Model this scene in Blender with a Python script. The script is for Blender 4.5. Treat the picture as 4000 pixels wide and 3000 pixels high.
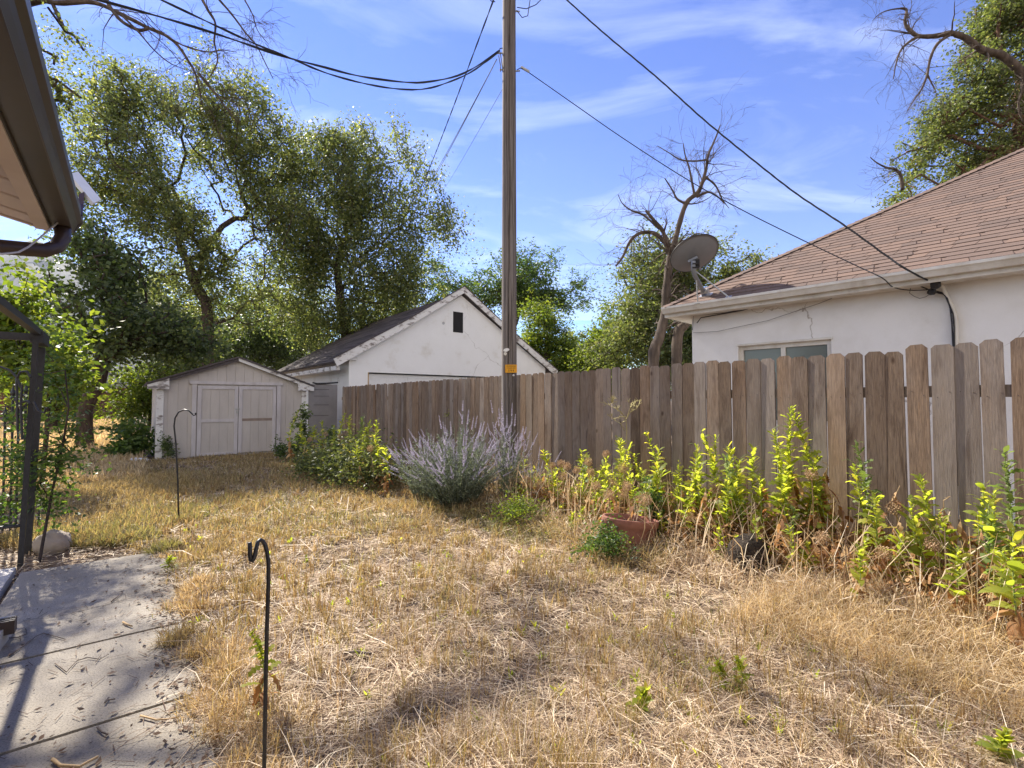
import bpy, math, random
import numpy as np
from mathutils import Vector, Matrix

for o in list(bpy.data.objects):
    bpy.data.objects.remove(o, do_unlink=True)
SC = bpy.context.scene
COL = SC.collection
R = math.radians

# ------------------------------------------------------------------ camera
FPX, CAMZ, PITCH = 1900.0, 1.39, R(2.02)      # focal length in pixels of the 4000 px photo
cam = bpy.data.cameras.new('camera')
cam.sensor_width = 36.0
cam.lens = 36.0 * FPX / 4000.0
cam.clip_start, cam.clip_end = 0.05, 9000
camo = bpy.data.objects.new('camera', cam)
COL.objects.link(camo)
camo.location = (0, 0, CAMZ)
camo.rotation_euler = (R(90) + PITCH, 0, 0)
SC.camera = camo

# ------------------------------------------------------------------ sky, sun, exposure
SUN_AZ, SUN_EL = R(-45), R(41)               # azimuth clockwise from the view direction
SUN_STR, SKY_STR, EXPO = 5.0, 0.088, 1.44
sun_dir = Vector((math.sin(SUN_AZ) * math.cos(SUN_EL), math.cos(SUN_AZ) * math.cos(SUN_EL), math.sin(SUN_EL)))
sl = bpy.data.lights.new('sun', 'SUN')
sl.energy, sl.angle, sl.color = SUN_STR, R(0.55), (1.0, 0.93, 0.82)
so = bpy.data.objects.new('sun', sl)
COL.objects.link(so)
so.rotation_euler = sun_dir.to_track_quat('Z', 'Y').to_euler()
so.location = (-20, 20, 30)

world = bpy.data.worlds.new('World')
SC.world = world
world.use_nodes = True
nt = world.node_tree
nt.nodes.clear()
def wn(t, **k):
    n = nt.nodes.new(t)
    for a, b in k.items():
        setattr(n, a, b)
    return n
sky = wn('ShaderNodeTexSky', sky_type='NISHITA', sun_disc=False, sun_elevation=SUN_EL, sun_rotation=SUN_AZ % (2 * math.pi))
sky.air_density, sky.dust_density, sky.ozone_density = 1.0, 0.0, 2.4
hsv = wn('ShaderNodeHueSaturation')
hsv.inputs['Hue'].default_value, hsv.inputs['Saturation'].default_value, hsv.inputs['Value'].default_value = 0.524, 1.28, 1.0
tc = wn('ShaderNodeTexCoord')
sep = wn('ShaderNodeSeparateXYZ')
nt.links.new(tc.outputs['Generated'], sep.inputs[0])
zz = wn('ShaderNodeMath', operation='ADD'); zz.inputs[1].default_value = 0.12
zm = wn('ShaderNodeMath', operation='MAXIMUM'); zm.inputs[1].default_value = 0.03
nt.links.new(sep.outputs[2], zz.inputs[0]); nt.links.new(zz.outputs[0], zm.inputs[0])
dx = wn('ShaderNodeMath', operation='DIVIDE'); dy = wn('ShaderNodeMath', operation='DIVIDE')
nt.links.new(sep.outputs[0], dx.inputs[0]); nt.links.new(zm.outputs[0], dx.inputs[1])
nt.links.new(sep.outputs[1], dy.inputs[0]); nt.links.new(zm.outputs[0], dy.inputs[1])
cmb = wn('ShaderNodeCombineXYZ')
nt.links.new(dx.outputs[0], cmb.inputs[0]); nt.links.new(dy.outputs[0], cmb.inputs[1])
mp = wn('ShaderNodeMapping')
mp.inputs['Rotation'].default_value = (0, 0, R(25)); mp.inputs['Scale'].default_value = (0.75, 1.7, 1); mp.inputs['Location'].default_value = (3.1, 1.9, 0)
nt.links.new(cmb.outputs[0], mp.inputs[0])
cn = wn('ShaderNodeTexNoise'); cn.inputs['Scale'].default_value = 1.5; cn.inputs['Detail'].default_value = 9; cn.inputs['Roughness'].default_value = 0.56; cn.inputs['Distortion'].default_value = 0.9
nt.links.new(mp.outputs[0], cn.inputs[0])
cr = wn('ShaderNodeValToRGB')
cr.color_ramp.elements[0].position, cr.color_ramp.elements[0].color = 0.50, (0, 0, 0, 1)
cr.color_ramp.elements[1].position, cr.color_ramp.elements[1].color = 0.84, (0.55, 0.55, 0.55, 1)
nt.links.new(cn.outputs['Fac'], cr.inputs[0])
mixc = wn('ShaderNodeMix', data_type='RGBA')
mixc.inputs['B'].default_value = (5.4, 6.1, 8.4, 1)
nt.links.new(sky.outputs[0], hsv.inputs['Color'])
nt.links.new(hsv.outputs[0], mixc.inputs['A'])
nt.links.new(cr.outputs[0], mixc.inputs['Factor'])
bg = wn('ShaderNodeBackground'); bg.inputs['Strength'].default_value = SKY_STR
# unseen bright broken cloud, added behind the camera to lift shade on facing walls
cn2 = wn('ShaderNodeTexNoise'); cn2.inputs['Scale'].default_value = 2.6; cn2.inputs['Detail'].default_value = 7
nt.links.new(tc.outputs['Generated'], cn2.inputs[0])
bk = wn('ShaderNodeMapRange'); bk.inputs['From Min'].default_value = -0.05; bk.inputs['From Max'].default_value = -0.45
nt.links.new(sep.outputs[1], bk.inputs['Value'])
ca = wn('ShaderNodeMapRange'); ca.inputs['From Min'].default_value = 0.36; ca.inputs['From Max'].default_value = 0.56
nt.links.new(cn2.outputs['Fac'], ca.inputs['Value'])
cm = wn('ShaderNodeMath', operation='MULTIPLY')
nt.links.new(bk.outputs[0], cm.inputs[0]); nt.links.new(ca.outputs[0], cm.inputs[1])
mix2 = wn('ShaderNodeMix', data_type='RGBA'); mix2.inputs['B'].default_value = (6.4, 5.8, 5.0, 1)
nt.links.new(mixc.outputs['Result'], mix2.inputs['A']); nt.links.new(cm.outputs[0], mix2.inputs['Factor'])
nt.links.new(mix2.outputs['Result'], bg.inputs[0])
wo = wn('ShaderNodeOutputWorld')
nt.links.new(bg.outputs[0], wo.inputs[0])

SC.view_settings.view_transform = 'Standard'
SC.view_settings.look = 'None'
SC.view_settings.exposure = EXPO
SC.view_settings.gamma = 1.0
SC.cycles.use_denoising = True
SC.cycles.max_bounces = 8
SC.cycles.diffuse_bounces = 4
SC.cycles.transmission_bounces = 6
SC.cycles.sample_clamp_indirect = 6.0

# ------------------------------------------------------------------ geometry helpers
def ray(px, py):
    u, v = (px - 2000.0) / FPX, (1500.0 - py) / FPX
    c, s = math.cos(PITCH), math.sin(PITCH)
    return Vector((u, c - s * v, s + c * v))
def at(px, py, Y):                      # point at forward distance Y on the ray of photo pixel px, py
    d = ray(px, py); k = Y / d.y
    return Vector((d.x * k, Y, CAMZ + d.z * k))
def a2(px, py, Y):                      # the same in the 2212 px wide view of the photo
    k = 4000 / 2212.0
    return at(px * k, py * k, Y)
def gnd(px, py, z=0.0):
    d = ray(px, py); k = (z - CAMZ) / d.z
    return Vector((d.x * k, d.y * k, z))
AY = R(38.26)                           # the yard, fence, shed and garage share these two axes
N = Vector((math.cos(AY), math.sin(AY), 0)); S = Vector((-math.sin(AY), math.cos(AY), 0)); UP = Vector((0, 0, 1))
def W(n, s, z=0.0):
    return N * n + S * s + Vector((0, 0, z))

def children_off(parent):
    off = Vector((0, 0, 0))
    while parent is not None:
        off += parent.location; parent = parent.parent
    return off
def link(name, me, parent=None):
    o = bpy.data.objects.new(name, me)
    COL.objects.link(o)
    o.parent = parent
    return o
class MB:
    def __init__(s):
        s.v, s.f = [], []
    def add(s, vs, fs):
        b = len(s.v)
        s.v += [tuple(x) for x in vs]
        s.f += [tuple(b + i for i in f) for f in fs]
        return s
    def obox(s, o, a, b, c):            # corner o, edge vectors a, b, c
        o, a, b, c = Vector(o), Vector(a), Vector(b), Vector(c)
        vs = [o, o + a, o + a + b, o + b, o + c, o + a + c, o + a + b + c, o + b + c]
        fs = [(0, 3, 2, 1), (4, 5, 6, 7), (0, 1, 5, 4), (1, 2, 6, 5), (2, 3, 7, 6), (3, 0, 4, 7)]
        if a.cross(b).dot(c) < 0:
            fs = [f[::-1] for f in fs]
        return s.add(vs, fs)
    def cbox(s, c, ax, ay, az):         # centre with full edge vectors
        ax, ay, az = Vector(ax), Vector(ay), Vector(az)
        return s.obox(Vector(c) - (ax + ay + az) / 2, ax, ay, az)
    def prism(s, poly, ext):            # polygon extruded by the vector ext
        poly = [Vector(p) for p in poly]; ext = Vector(ext); n = len(poly)
        nrm = Vector((0, 0, 0))
        for i in range(n):
            nrm += poly[i].cross(poly[(i + 1) % n])
        fs = [tuple(range(n)), tuple(range(2 * n - 1, n - 1, -1))]
        fs += [(i, i + n, (i + 1) % n + n, (i + 1) % n) for i in range(n)]
        if nrm.dot(ext) > 0:
            fs = [f[::-1] for f in fs]
        return s.add(poly + [p + ext for p in poly], fs)
    def tube(s, pts, rad, sides=6, cap=True):
        pts = [Vector(p) for p in pts]; n = len(pts)
        if not hasattr(rad, '__len__'):
            rad = [rad] * n
        t0 = (pts[1] - pts[0]).normalized()
        u = t0.orthogonal().normalized()
        vs, fs = [], []
        for i in range(n):
            t = (pts[min(i + 1, n - 1)] - pts[max(i - 1, 0)])
            if t.length < 1e-9: t = t0
            t = t.normalized()
            u = (u - t * u.dot(t))
            u = u.normalized() if u.length > 1e-6 else t.orthogonal().normalized()
            w = t.cross(u)
            for k in range(sides):
                a = 2 * math.pi * k / sides
                vs.append(pts[i] + (u * math.cos(a) + w * math.sin(a)) * rad[i])
        for i in range(n - 1):
            for k in range(sides):
                k2 = (k + 1) % sides
                fs.append((i * sides + k, i * sides + k2, (i + 1) * sides + k2, (i + 1) * sides + k))
        if cap:
            fs.append(tuple(range(sides - 1, -1, -1))); fs.append(tuple((n - 1) * sides + k for k in range(sides)))
        return s.add(vs, fs)
    def lathe(s, c, prof, axis=UP, sides=20):   # prof: list of (radius, height)
        c = Vector(c); axis = Vector(axis).normalized(); u = axis.orthogonal().normalized(); w = axis.cross(u)
        vs, fs = [], []
        for r, h in prof:
            for k in range(sides):
                a = 2 * math.pi * k / sides
                vs.append(c + axis * h + (u * math.cos(a) + w * math.sin(a)) * r)
        for i in range(len(prof) - 1):
            for k in range(sides):
                k2 = (k + 1) % sides
                fs.append((i * sides + k, i * sides + k2, (i + 1) * sides + k2, (i + 1) * sides + k))
        fs.append(tuple(range(sides - 1, -1, -1))); fs.append(tuple((len(prof) - 1) * sides + k for k in range(sides)))
        return s.add(vs, fs)
    def build(s, name, mat, parent=None, smooth=False, local=False):
        me = bpy.data.meshes.new(name)
        vs = s.v
        if parent is not None and not local:
            o = children_off(parent)
            vs = [(a - o.x, b - o.y, c - o.z) for a, b, c in vs]
        me.from_pydata(vs, [], s.f)
        me.materials.append(mat)
        if smooth:
            me.polygons.foreach_set('use_smooth', [True] * len(me.polygons))
        me.update()
        return link(name, me, parent)
def mesh_np(name, V, mat, parent=None, k=4, local=False, smooth=False):
    """V: (n, k, 3) array, one k-gon per row."""
    V = np.asarray(V, dtype=np.float32)
    n = V.shape[0]
    if parent is not None and not local:
        o = children_off(parent); V = V - np.array([o.x, o.y, o.z], dtype=np.float32)
    me = bpy.data.meshes.new(name)
    me.vertices.add(n * k); me.loops.add(n * k); me.polygons.add(n)
    me.vertices.foreach_set('co', V.reshape(-1))
    me.loops.foreach_set('vertex_index', np.arange(n * k, dtype=np.int32))
    me.polygons.foreach_set('loop_start', np.arange(0, n * k, k, dtype=np.int32))
    me.polygons.foreach_set('loop_total', np.full(n, k, dtype=np.int32))
    me.materials.append(mat)
    me.update(calc_edges=True)
    return link(name, me, parent)
def strips_np(name, P, mat, parent=None, local=False):
    """P: (n, m, 2, 3): n ribbons of m cross sections, shared vertices so each ribbon is one island."""
    P = np.asarray(P, dtype=np.float32)
    n, m = P.shape[0], P.shape[1]
    if parent is not None and not local:
        o = children_off(parent); P = P - np.array([o.x, o.y, o.z], dtype=np.float32)
    base = (np.arange(n) * m * 2)[:, None, None]
    j = np.arange(m - 1)[None, :, None] * 2
    f = base + j + np.array([0, 1, 3, 2])[None, None, :]
    f = f.reshape(-1, 4).astype(np.int32)
    me = bpy.data.meshes.new(name)
    me.vertices.add(n * m * 2); me.loops.add(f.size); me.polygons.add(len(f))
    me.vertices.foreach_set('co', P.reshape(-1))
    me.loops.foreach_set('vertex_index', f.reshape(-1))
    me.polygons.foreach_set('loop_start', np.arange(0, f.size, 4, dtype=np.int32))
    me.polygons.foreach_set('loop_total', np.full(len(f), 4, dtype=np.int32))
    me.materials.append(mat)
    me.update(calc_edges=True)
    return link(name, me, parent)
def tag(o, label=None, cat=None, group=None, kind=None):
    if label: o['label'] = label
    if cat: o['category'] = cat
    if group: o['group'] = group
    if kind: o['kind'] = kind
    return o
def thing(name, loc, label, cat, group=None):
    o = bpy.data.objects.new(name, None)
    COL.objects.link(o); o.location = loc; o.empty_display_size = 0.2
    return tag(o, label, cat, group)
def copy_tree(o, parent=None):
    c = o.copy(); COL.objects.link(c); c.parent = parent
    for ch in list(o.children):
        copy_tree(ch, c)
    return c

# ------------------------------------------------------------------ materials
def new_mat(name):
    m = bpy.data.materials.new(name); m.use_nodes = True
    return m, m.node_tree, m.node_tree.nodes['Principled BSDF']
def nd(t, typ, **k):
    n = t.nodes.new(typ)
    for a, b in k.items():
        if a in n.inputs: n.inputs[a].default_value = b
        else: setattr(n, a, b)
    return n
def ramp(t, stops):
    n = t.nodes.new('ShaderNodeValToRGB'); e = n.color_ramp.elements
    while len(e) < len(stops): e.new(0.5)
    for i, (p, c) in enumerate(stops):
        e[i].position = p; e[i].color = (*c, 1)
    return n
def noise_mat(name, stops, scale=6, detail=6, rough=0.85, stretch=(1, 1, 1), bump=0.0, bscale=None, bdist=0.01, spec=0.3, island=0.0, objrand=0.0, metallic=0.0, rot=(0, 0, 0), warp=0.0):
    m, t, p = new_mat(name)
    tcn = nd(t, 'ShaderNodeTexCoord'); mpn = nd(t, 'ShaderNodeMapping')
    mpn.inputs['Scale'].default_value = stretch; mpn.inputs['Rotation'].default_value = rot
    t.links.new(tcn.outputs['Object'], mpn.inputs[0])
    nz = nd(t, 'ShaderNodeTexNoise', Scale=scale, Detail=detail, Roughness=0.62, Distortion=warp)
    t.links.new(mpn.outputs[0], nz.inputs['Vector'])
    fac = nz.outputs['Fac']
    for amt, src in ((island, 'geo'), (objrand, 'obj')):
        if amt:
            g = nd(t, 'ShaderNodeNewGeometry') if src == 'geo' else nd(t, 'ShaderNodeObjectInfo')
            o = g.outputs['Random Per Island'] if src == 'geo' else g.outputs['Random']
            ma = nd(t, 'ShaderNodeMath', operation='MULTIPLY_ADD'); ma.inputs[1].default_value = amt; 
            sub = nd(t, 'ShaderNodeMath', operation='SUBTRACT'); sub.inputs[1].default_value = amt / 2
            t.links.new(o, ma.inputs[0]); t.links.new(fac, ma.inputs[2]); t.links.new(ma.outputs[0], sub.inputs[0]); fac = sub.outputs[0]
    rp = ramp(t, stops)
    t.links.new(fac, rp.inputs[0]); t.links.new(rp.outputs[0], p.inputs['Base Color'])
    p.inputs['Roughness'].default_value = rough; p.inputs['Specular IOR Level'].default_value = spec; p.inputs['Metallic'].default_value = metallic
    if bump:
        bz = nd(t, 'ShaderNodeTexNoise', Scale=bscale or scale, Detail=8, Roughness=0.65)
        t.links.new(mpn.outputs[0], bz.inputs['Vector'])
        bn = nd(t, 'ShaderNodeBump', Strength=bump, Distance=bdist)
        t.links.new(bz.outputs['Fac'], bn.inputs['Height']); t.links.new(bn.outputs[0], p.inputs['Normal'])
    return m
def leaf_mat(name, stops, trans, tfac=0.45, rough=0.5, spec=0.35):
    m, t, p = new_mat(name)
    g = nd(t, 'ShaderNodeNewGeometry'); rp = ramp(t, stops)
    t.links.new(g.outputs['Random Per Island'], rp.inputs[0])
    t.links.new(rp.outputs[0], p.inputs['Base Color'])
    p.inputs['Roughness'].default_value = rough; p.inputs['Specular IOR Level'].default_value = spec
    tr = nd(t, 'ShaderNodeBsdfTranslucent')
    mx = nd(t, 'ShaderNodeMix', data_type='RGBA'); mx.blend_type = 'MULTIPLY'; mx.inputs['Factor'].default_value = 1.0
    mx.inputs['B'].default_value = (*trans, 1)
    t.links.new(rp.outputs[0], mx.inputs['A']); t.links.new(mx.outputs['Result'], tr.inputs[0])
    ms = nd(t, 'ShaderNodeMixShader'); ms.inputs[0].default_value = tfac
    t.links.new(p.outputs[0], ms.inputs[1]); t.links.new(tr.outputs[0], ms.inputs[2])
    t.links.new(ms.outputs[0], t.nodes['Material Output'].inputs['Surface'])
    return m
def add_cracks(m, scale, width, col, mask=0.52):
    t = m.node_tree; p = t.nodes['Principled BSDF']; src = p.inputs['Base Color'].links[0].from_socket
    tcn = nd(t, 'ShaderNodeTexCoord'); dn = nd(t, 'ShaderNodeTexNoise', Scale=2.6, Detail=5); t.links.new(tcn.outputs['Object'], dn.inputs['Vector'])
    ad = nd(t, 'ShaderNodeVectorMath', operation='MULTIPLY_ADD'); ad.inputs[1].default_value = (0.6, 0.6, 0.6)
    t.links.new(dn.outputs['Color'], ad.inputs[0]); t.links.new(tcn.outputs['Object'], ad.inputs[2])
    vo = nd(t, 'ShaderNodeTexVoronoi', Scale=scale); vo.feature = 'DISTANCE_TO_EDGE'; t.links.new(ad.outputs[0], vo.inputs['Vector'])
    mn = nd(t, 'ShaderNodeTexNoise', Scale=0.9, Detail=2); t.links.new(tcn.outputs['Object'], mn.inputs['Vector'])
    r1 = ramp(t, [(0.0, (1, 1, 1)), (width, (0, 0, 0))]); t.links.new(vo.outputs['Distance'], r1.inputs[0])
    r2 = ramp(t, [(mask, (0, 0, 0)), (mask + 0.06, (1, 1, 1))]); t.links.new(mn.outputs['Fac'], r2.inputs[0])
    ml = nd(t, 'ShaderNodeMath', operation='MULTIPLY'); t.links.new(r1.outputs[0], ml.inputs[0]); t.links.new(r2.outputs[0], ml.inputs[1])
    mx = nd(t, 'ShaderNodeMix', data_type='RGBA'); mx.inputs['B'].default_value = (*col, 1)
    t.links.new(ml.outputs[0], mx.inputs['Factor']); t.links.new(src, mx.inputs['A']); t.links.new(mx.outputs['Result'], p.inputs['Base Color'])
def plain(name, col, rough=0.6, spec=0.4, metallic=0.0, var=0.12, scale=9):
    a = tuple(max(0, c * (1 - var)) for c in col); b = tuple(min(1, c * (1 + var)) for c in col)
    return noise_mat(name, [(0.3, a), (0.7, b)], scale=scale, rough=rough, spec=spec, metallic=metallic)

def wood_fence_mat():
    m, t, p = new_mat('weathered_cedar')
    tcn = nd(t, 'ShaderNodeTexCoord'); oi = nd(t, 'ShaderNodeObjectInfo')
    ad = nd(t, 'ShaderNodeVectorMath', operation='ADD'); cx = nd(t, 'ShaderNodeCombineXYZ')
    ml = nd(t, 'ShaderNodeMath', operation='MULTIPLY'); ml.inputs[1].default_value = 40.0
    t.links.new(oi.outputs['Random'], ml.inputs[0]); t.links.new(ml.outputs[0], cx.inputs[2])
    t.links.new(tcn.outputs['Object'], ad.inputs[0]); t.links.new(cx.outputs[0], ad.inputs[1])
    def nz(stretch, scale, det, dist=0.0, rgh=0.6):
        mm = nd(t, 'ShaderNodeMapping'); mm.inputs['Scale'].default_value = stretch
        t.links.new(ad.outputs[0], mm.inputs[0])
        n = nd(t, 'ShaderNodeTexNoise', Scale=scale, Detail=det, Roughness=rgh, Distortion=dist)
        t.links.new(mm.outputs[0], n.inputs['Vector'])
        return n.outputs['Fac']
    grain = nz((1, 1, 0.05), 150, 7, 0.8, 0.7); broad = nz((1, 1, 0.16), 9, 4, 1.2); grey = nz((1, 1, 0.35), 3.2, 5)
    c1 = ramp(t, [(0.30, (0.095, 0.068, 0.050)), (0.47, (0.195, 0.142, 0.104)), (0.62, (0.275, 0.204, 0.148)), (0.8, (0.41, 0.285, 0.185))])
    t.links.new(grain, c1.inputs[0])
    c2 = ramp(t, [(0.25, (0.19, 0.158, 0.135)), (0.75, (0.38, 0.325, 0.28))])
    t.links.new(grain, c2.inputs[0])
    addr = nd(t, 'ShaderNodeMath', operation='MULTIPLY_ADD'); addr.inputs[1].default_value = 0.42
    t.links.new(oi.outputs['Random'], addr.inputs[0]); t.links.new(grey, addr.inputs[2])
    fr = nd(t, 'ShaderNodeMapRange'); fr.inputs['From Min'].default_value = 0.52; fr.inputs['From Max'].default_value = 0.95
    t.links.new(addr.outputs[0], fr.inputs['Value'])
    mx = nd(t, 'ShaderNodeMix', data_type='RGBA')
    t.links.new(fr.outputs[0], mx.inputs['Factor']); t.links.new(c1.outputs[0], mx.inputs['A']); t.links.new(c2.outputs[0], mx.inputs['B'])
    st = ramp(t, [(0.28, (0.55, 0.5, 0.48)), (0.5, (1, 1, 1)), (0.68, (1.0, 0.97, 0.93)), (0.82, (1.3, 1.08, 0.85))])
    t.links.new(broad, st.inputs[0])
    m2 = nd(t, 'ShaderNodeMix', data_type='RGBA'); m2.blend_type = 'MULTIPLY'; m2.inputs['Factor'].default_value = 1
    t.links.new(mx.outputs['Result'], m2.inputs['A']); t.links.new(st.outputs[0], m2.inputs['B'])
    bv = nd(t, 'ShaderNodeMath', operation='FRACT'); bm_ = nd(t, 'ShaderNodeMath', operation='MULTIPLY'); bm_.inputs[1].default_value = 17.3
    t.links.new(oi.outputs['Random'], bm_.inputs[0]); t.links.new(bm_.outputs[0], bv.inputs[0])
    br_ = ramp(t, [(0.0, (0.74, 0.72, 0.70)), (0.5, (1, 1, 1)), (0.85, (1.12, 1.06, 0.98)), (1.0, (1.16, 1.04, 0.9))]); t.links.new(bv.outputs[0], br_.inputs[0])
    m2b = nd(t, 'ShaderNodeMix', data_type='RGBA'); m2b.blend_type = 'MULTIPLY'; m2b.inputs['Factor'].default_value = 1
    t.links.new(m2.outputs['Result'], m2b.inputs['A']); t.links.new(br_.outputs[0], m2b.inputs['B']); m2 = m2b
    # knots
    km = nd(t, 'ShaderNodeMapping'); km.inputs['Scale'].default_value = (1, 1, 0.55)
    t.links.new(ad.outputs[0], km.inputs[0])
    vo = nd(t, 'ShaderNodeTexVoronoi', Scale=4.2)
    t.links.new(km.outputs[0], vo.inputs['Vector'])
    kr = ramp(t, [(0.03, (0.28, 0.22, 0.2)), (0.09, (1, 1, 1))])
    t.links.new(vo.outputs['Distance'], kr.inputs[0])
    m3 = nd(t, 'ShaderNodeMix', data_type='RGBA'); m3.blend_type = 'MULTIPLY'; m3.inputs['Factor'].default_value = 0.85
    t.links.new(m2.outputs['Result'], m3.inputs['A']); t.links.new(kr.outputs[0], m3.inputs['B'])
    t.links.new(m3.outputs['Result'], p.inputs['Base Color'])
    p.inputs['Roughness'].default_value = 0.88; p.inputs['Specular IOR Level'].default_value = 0.2
    bn = nd(t, 'ShaderNodeBump', Strength=0.5, Distance=0.004)
    t.links.new(grain, bn.inputs['Height']); t.links.new(bn.outputs[0], p.inputs['Normal'])
    return m

M = {}
M['fence'] = wood_fence_mat()
M['pole'] = noise_mat('weathered_pole', [(0.3, (0.055, 0.045, 0.042)), (0.5, (0.14, 0.12, 0.11)), (0.72, (0.25, 0.225, 0.21))], scale=42, stretch=(1, 1, 0.025), rough=0.9, bump=0.7, bscale=60, bdist=0.006, warp=0.4)
M['stucco'] = noise_mat('white_stucco', [(0.24, (0.50, 0.47, 0.43)), (0.40, (0.70, 0.685, 0.66)), (0.55, (0.76, 0.75, 0.735)), (0.75, (0.80, 0.79, 0.78))], scale=1.3, detail=9, rough=0.92, bump=0.35, bscale=45, bdist=0.006)
M['garagewall'] = noise_mat('white_painted_block', [(0.28, (0.66, 0.64, 0.60)), (0.42, (0.77, 0.77, 0.765)), (0.8, (0.82, 0.82, 0.82))], scale=1.6, detail=9, rough=0.9, bump=0.25, bscale=18, bdist=0.008)
add_cracks(M['stucco'], 0.55, 0.006, (0.36, 0.32, 0.28), 0.48); add_cracks(M['garagewall'], 0.4, 0.005, (0.42, 0.40, 0.38), 0.52)
M['peel'] = noise_mat('peeling_white_paint', [(0.37, (0.20, 0.18, 0.17)), (0.42, (0.40, 0.37, 0.35)), (0.47, (0.66, 0.65, 0.64)), (0.8, (0.72, 0.72, 0.71))], scale=3.5, detail=9, rough=0.85, bump=0.4, bscale=14, bdist=0.004, stretch=(1, 1, 2.2))
M['shedwall'] = noise_mat('tan_siding', [(0.3, (0.44, 0.405, 0.375)), (0.7, (0.53, 0.49, 0.455))], scale=4, detail=8, rough=0.85, bump=0.3, bscale=55, bdist=0.003, stretch=(1, 1, 0.3))
M['shedtrim'] = noise_mat('faded_lilac_trim', [(0.32, (0.46, 0.43, 0.43)), (0.7, (0.57, 0.54, 0.55))], scale=7, detail=8, rough=0.8, bump=0.2, bscale=40, bdist=0.002, stretch=(1, 1, 0.3))
M['darkroof'] = noise_mat('dark_asphalt_roof', [(0.3, (0.05, 0.043, 0.045)), (0.7, (0.115, 0.098, 0.098))], scale=30, rough=0.95, bump=0.5, bscale=80, bdist=0.006, island=0.5)
M['shingle'] = noise_mat('brown_shingle', [(0.15, (0.100, 0.074, 0.063)), (0.45, (0.138, 0.097, 0.080)), (0.65, (0.160, 0.109, 0.087)), (0.95, (0.215, 0.138, 0.098))], scale=120, detail=3, rough=0.95, bump=0.5, bscale=300, bdist=0.003, island=0.42)
M['shingleback'] = plain('shingle_seam', (0.045, 0.032, 0.03), 0.95)
M['cream'] = noise_mat('cream_gutter', [(0.3, (0.52, 0.475, 0.41)), (0.48, (0.63, 0.60, 0.54)), (0.7, (0.70, 0.68, 0.63))], scale=5, detail=8, rough=0.5, stretch=(1, 1, 0.6))
def concrete_mat():
    m = noise_mat('old_concrete', [(0.22, (0.18, 0.155, 0.125)), (0.42, (0.265, 0.234, 0.190)), (0.6, (0.31, 0.277, 0.23)), (0.8, (0.39, 0.35, 0.30))], scale=2.1, detail=13, rough=0.92, bump=0.4, bscale=70, bdist=0.004)
    t = m.node_tree; p = t.nodes['Principled BSDF']; src = p.inputs['Base Color'].links[0].from_socket
    tcn = nd(t, 'ShaderNodeTexCoord')
    sp = nd(t, 'ShaderNodeTexNoise', Scale=150.0, Detail=2); t.links.new(tcn.outputs['Object'], sp.inputs['Vector'])
    r1 = ramp(t, [(0.34, (0.5, 0.48, 0.46)), (0.45, (0.95, 0.95, 0.95)), (0.60, (1.03, 1.03, 1.02)), (0.72, (1.3, 1.28, 1.25))]); t.links.new(sp.outputs['Fac'], r1.inputs[0])
    dn = nd(t, 'ShaderNodeTexNoise', Scale=1.1, Detail=3); t.links.new(tcn.outputs['Object'], dn.inputs['Vector'])
    vo = nd(t, 'ShaderNodeTexVoronoi', Scale=0.33); vo.feature = 'DISTANCE_TO_EDGE'
    ad = nd(t, 'ShaderNodeVectorMath', operation='ADD'); t.links.new(tcn.outputs['Object'], ad.inputs[0]); t.links.new(dn.outputs['Color'], ad.inputs[1]); t.links.new(ad.outputs[0], vo.inputs['Vector'])
    r2 = ramp(t, [(0.0, (0.4, 0.37, 0.35)), (0.0022, (1, 1, 1))]); t.links.new(vo.outputs['Distance'], r2.inputs[0])
    out = src
    for r in (r1, r2):
        mx = nd(t, 'ShaderNodeMix', data_type='RGBA'); mx.blend_type = 'MULTIPLY'; mx.inputs['Factor'].default_value = 0.9
        t.links.new(out, mx.inputs['A']); t.links.new(r.outputs[0], mx.inputs['B']); out = mx.outputs['Result']
    t.links.new(out, p.inputs['Base Color'])
    return m
M['concrete'] = concrete_mat()
M['concrete2'] = noise_mat('pale_concrete', [(0.25, (0.36, 0.34, 0.32)), (0.75, (0.49, 0.465, 0.44))], scale=4, detail=9, rough=0.92, bump=0.3, bscale=60, bdist=0.004)
M['black'] = noise_mat('black_iron', [(0.3, (0.012, 0.012, 0.014)), (0.8, (0.035, 0.034, 0.036))], scale=40, rough=0.5, spec=0.5, bump=0.2, bscale=120, bdist=0.001)
M['cable'] = plain('black_cable', (0.018, 0.018, 0.022), 0.55)
M['greycable'] = plain('grey_cable', (0.16, 0.15, 0.15), 0.6)
M['whitecable'] = plain('white_cable', (0.55, 0.53, 0.52), 0.6)
M['gutter'] = noise_mat('brown_gutter', [(0.3, (0.062, 0.052, 0.043)), (0.7, (0.085, 0.072, 0.06))], scale=3, rough=0.38, spec=0.5, stretch=(1, 1, 1))
M['downspout'] = plain('brown_downspout', (0.055, 0.036, 0.03), 0.4)
M['soffit'] = noise_mat('beige_soffit', [(0.3, (0.66, 0.555, 0.48)), (0.7, (0.74, 0.63, 0.55))], scale=3, rough=0.6)
M['dish'] = plain('grey_dish', (0.20, 0.207, 0.222), 0.55, var=0.06)
M['rust'] = plain('rusty_nail', (0.10, 0.075, 0.06), 0.6)
M['steel'] = plain('galvanised_steel', (0.42, 0.42, 0.42), 0.42, metallic=0.6)
M['yellow'] = noise_mat('yellow_tag', [(0.3, (0.62, 0.27, 0.012)), (0.7, (0.72, 0.36, 0.02))], scale=30, rough=0.5)
M['ink'] = plain('dark_ink', (0.03, 0.022, 0.012), 0.7)
M['white'] = plain('white_plastic', (0.70, 0.70, 0.70), 0.5, var=0.05)
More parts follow.
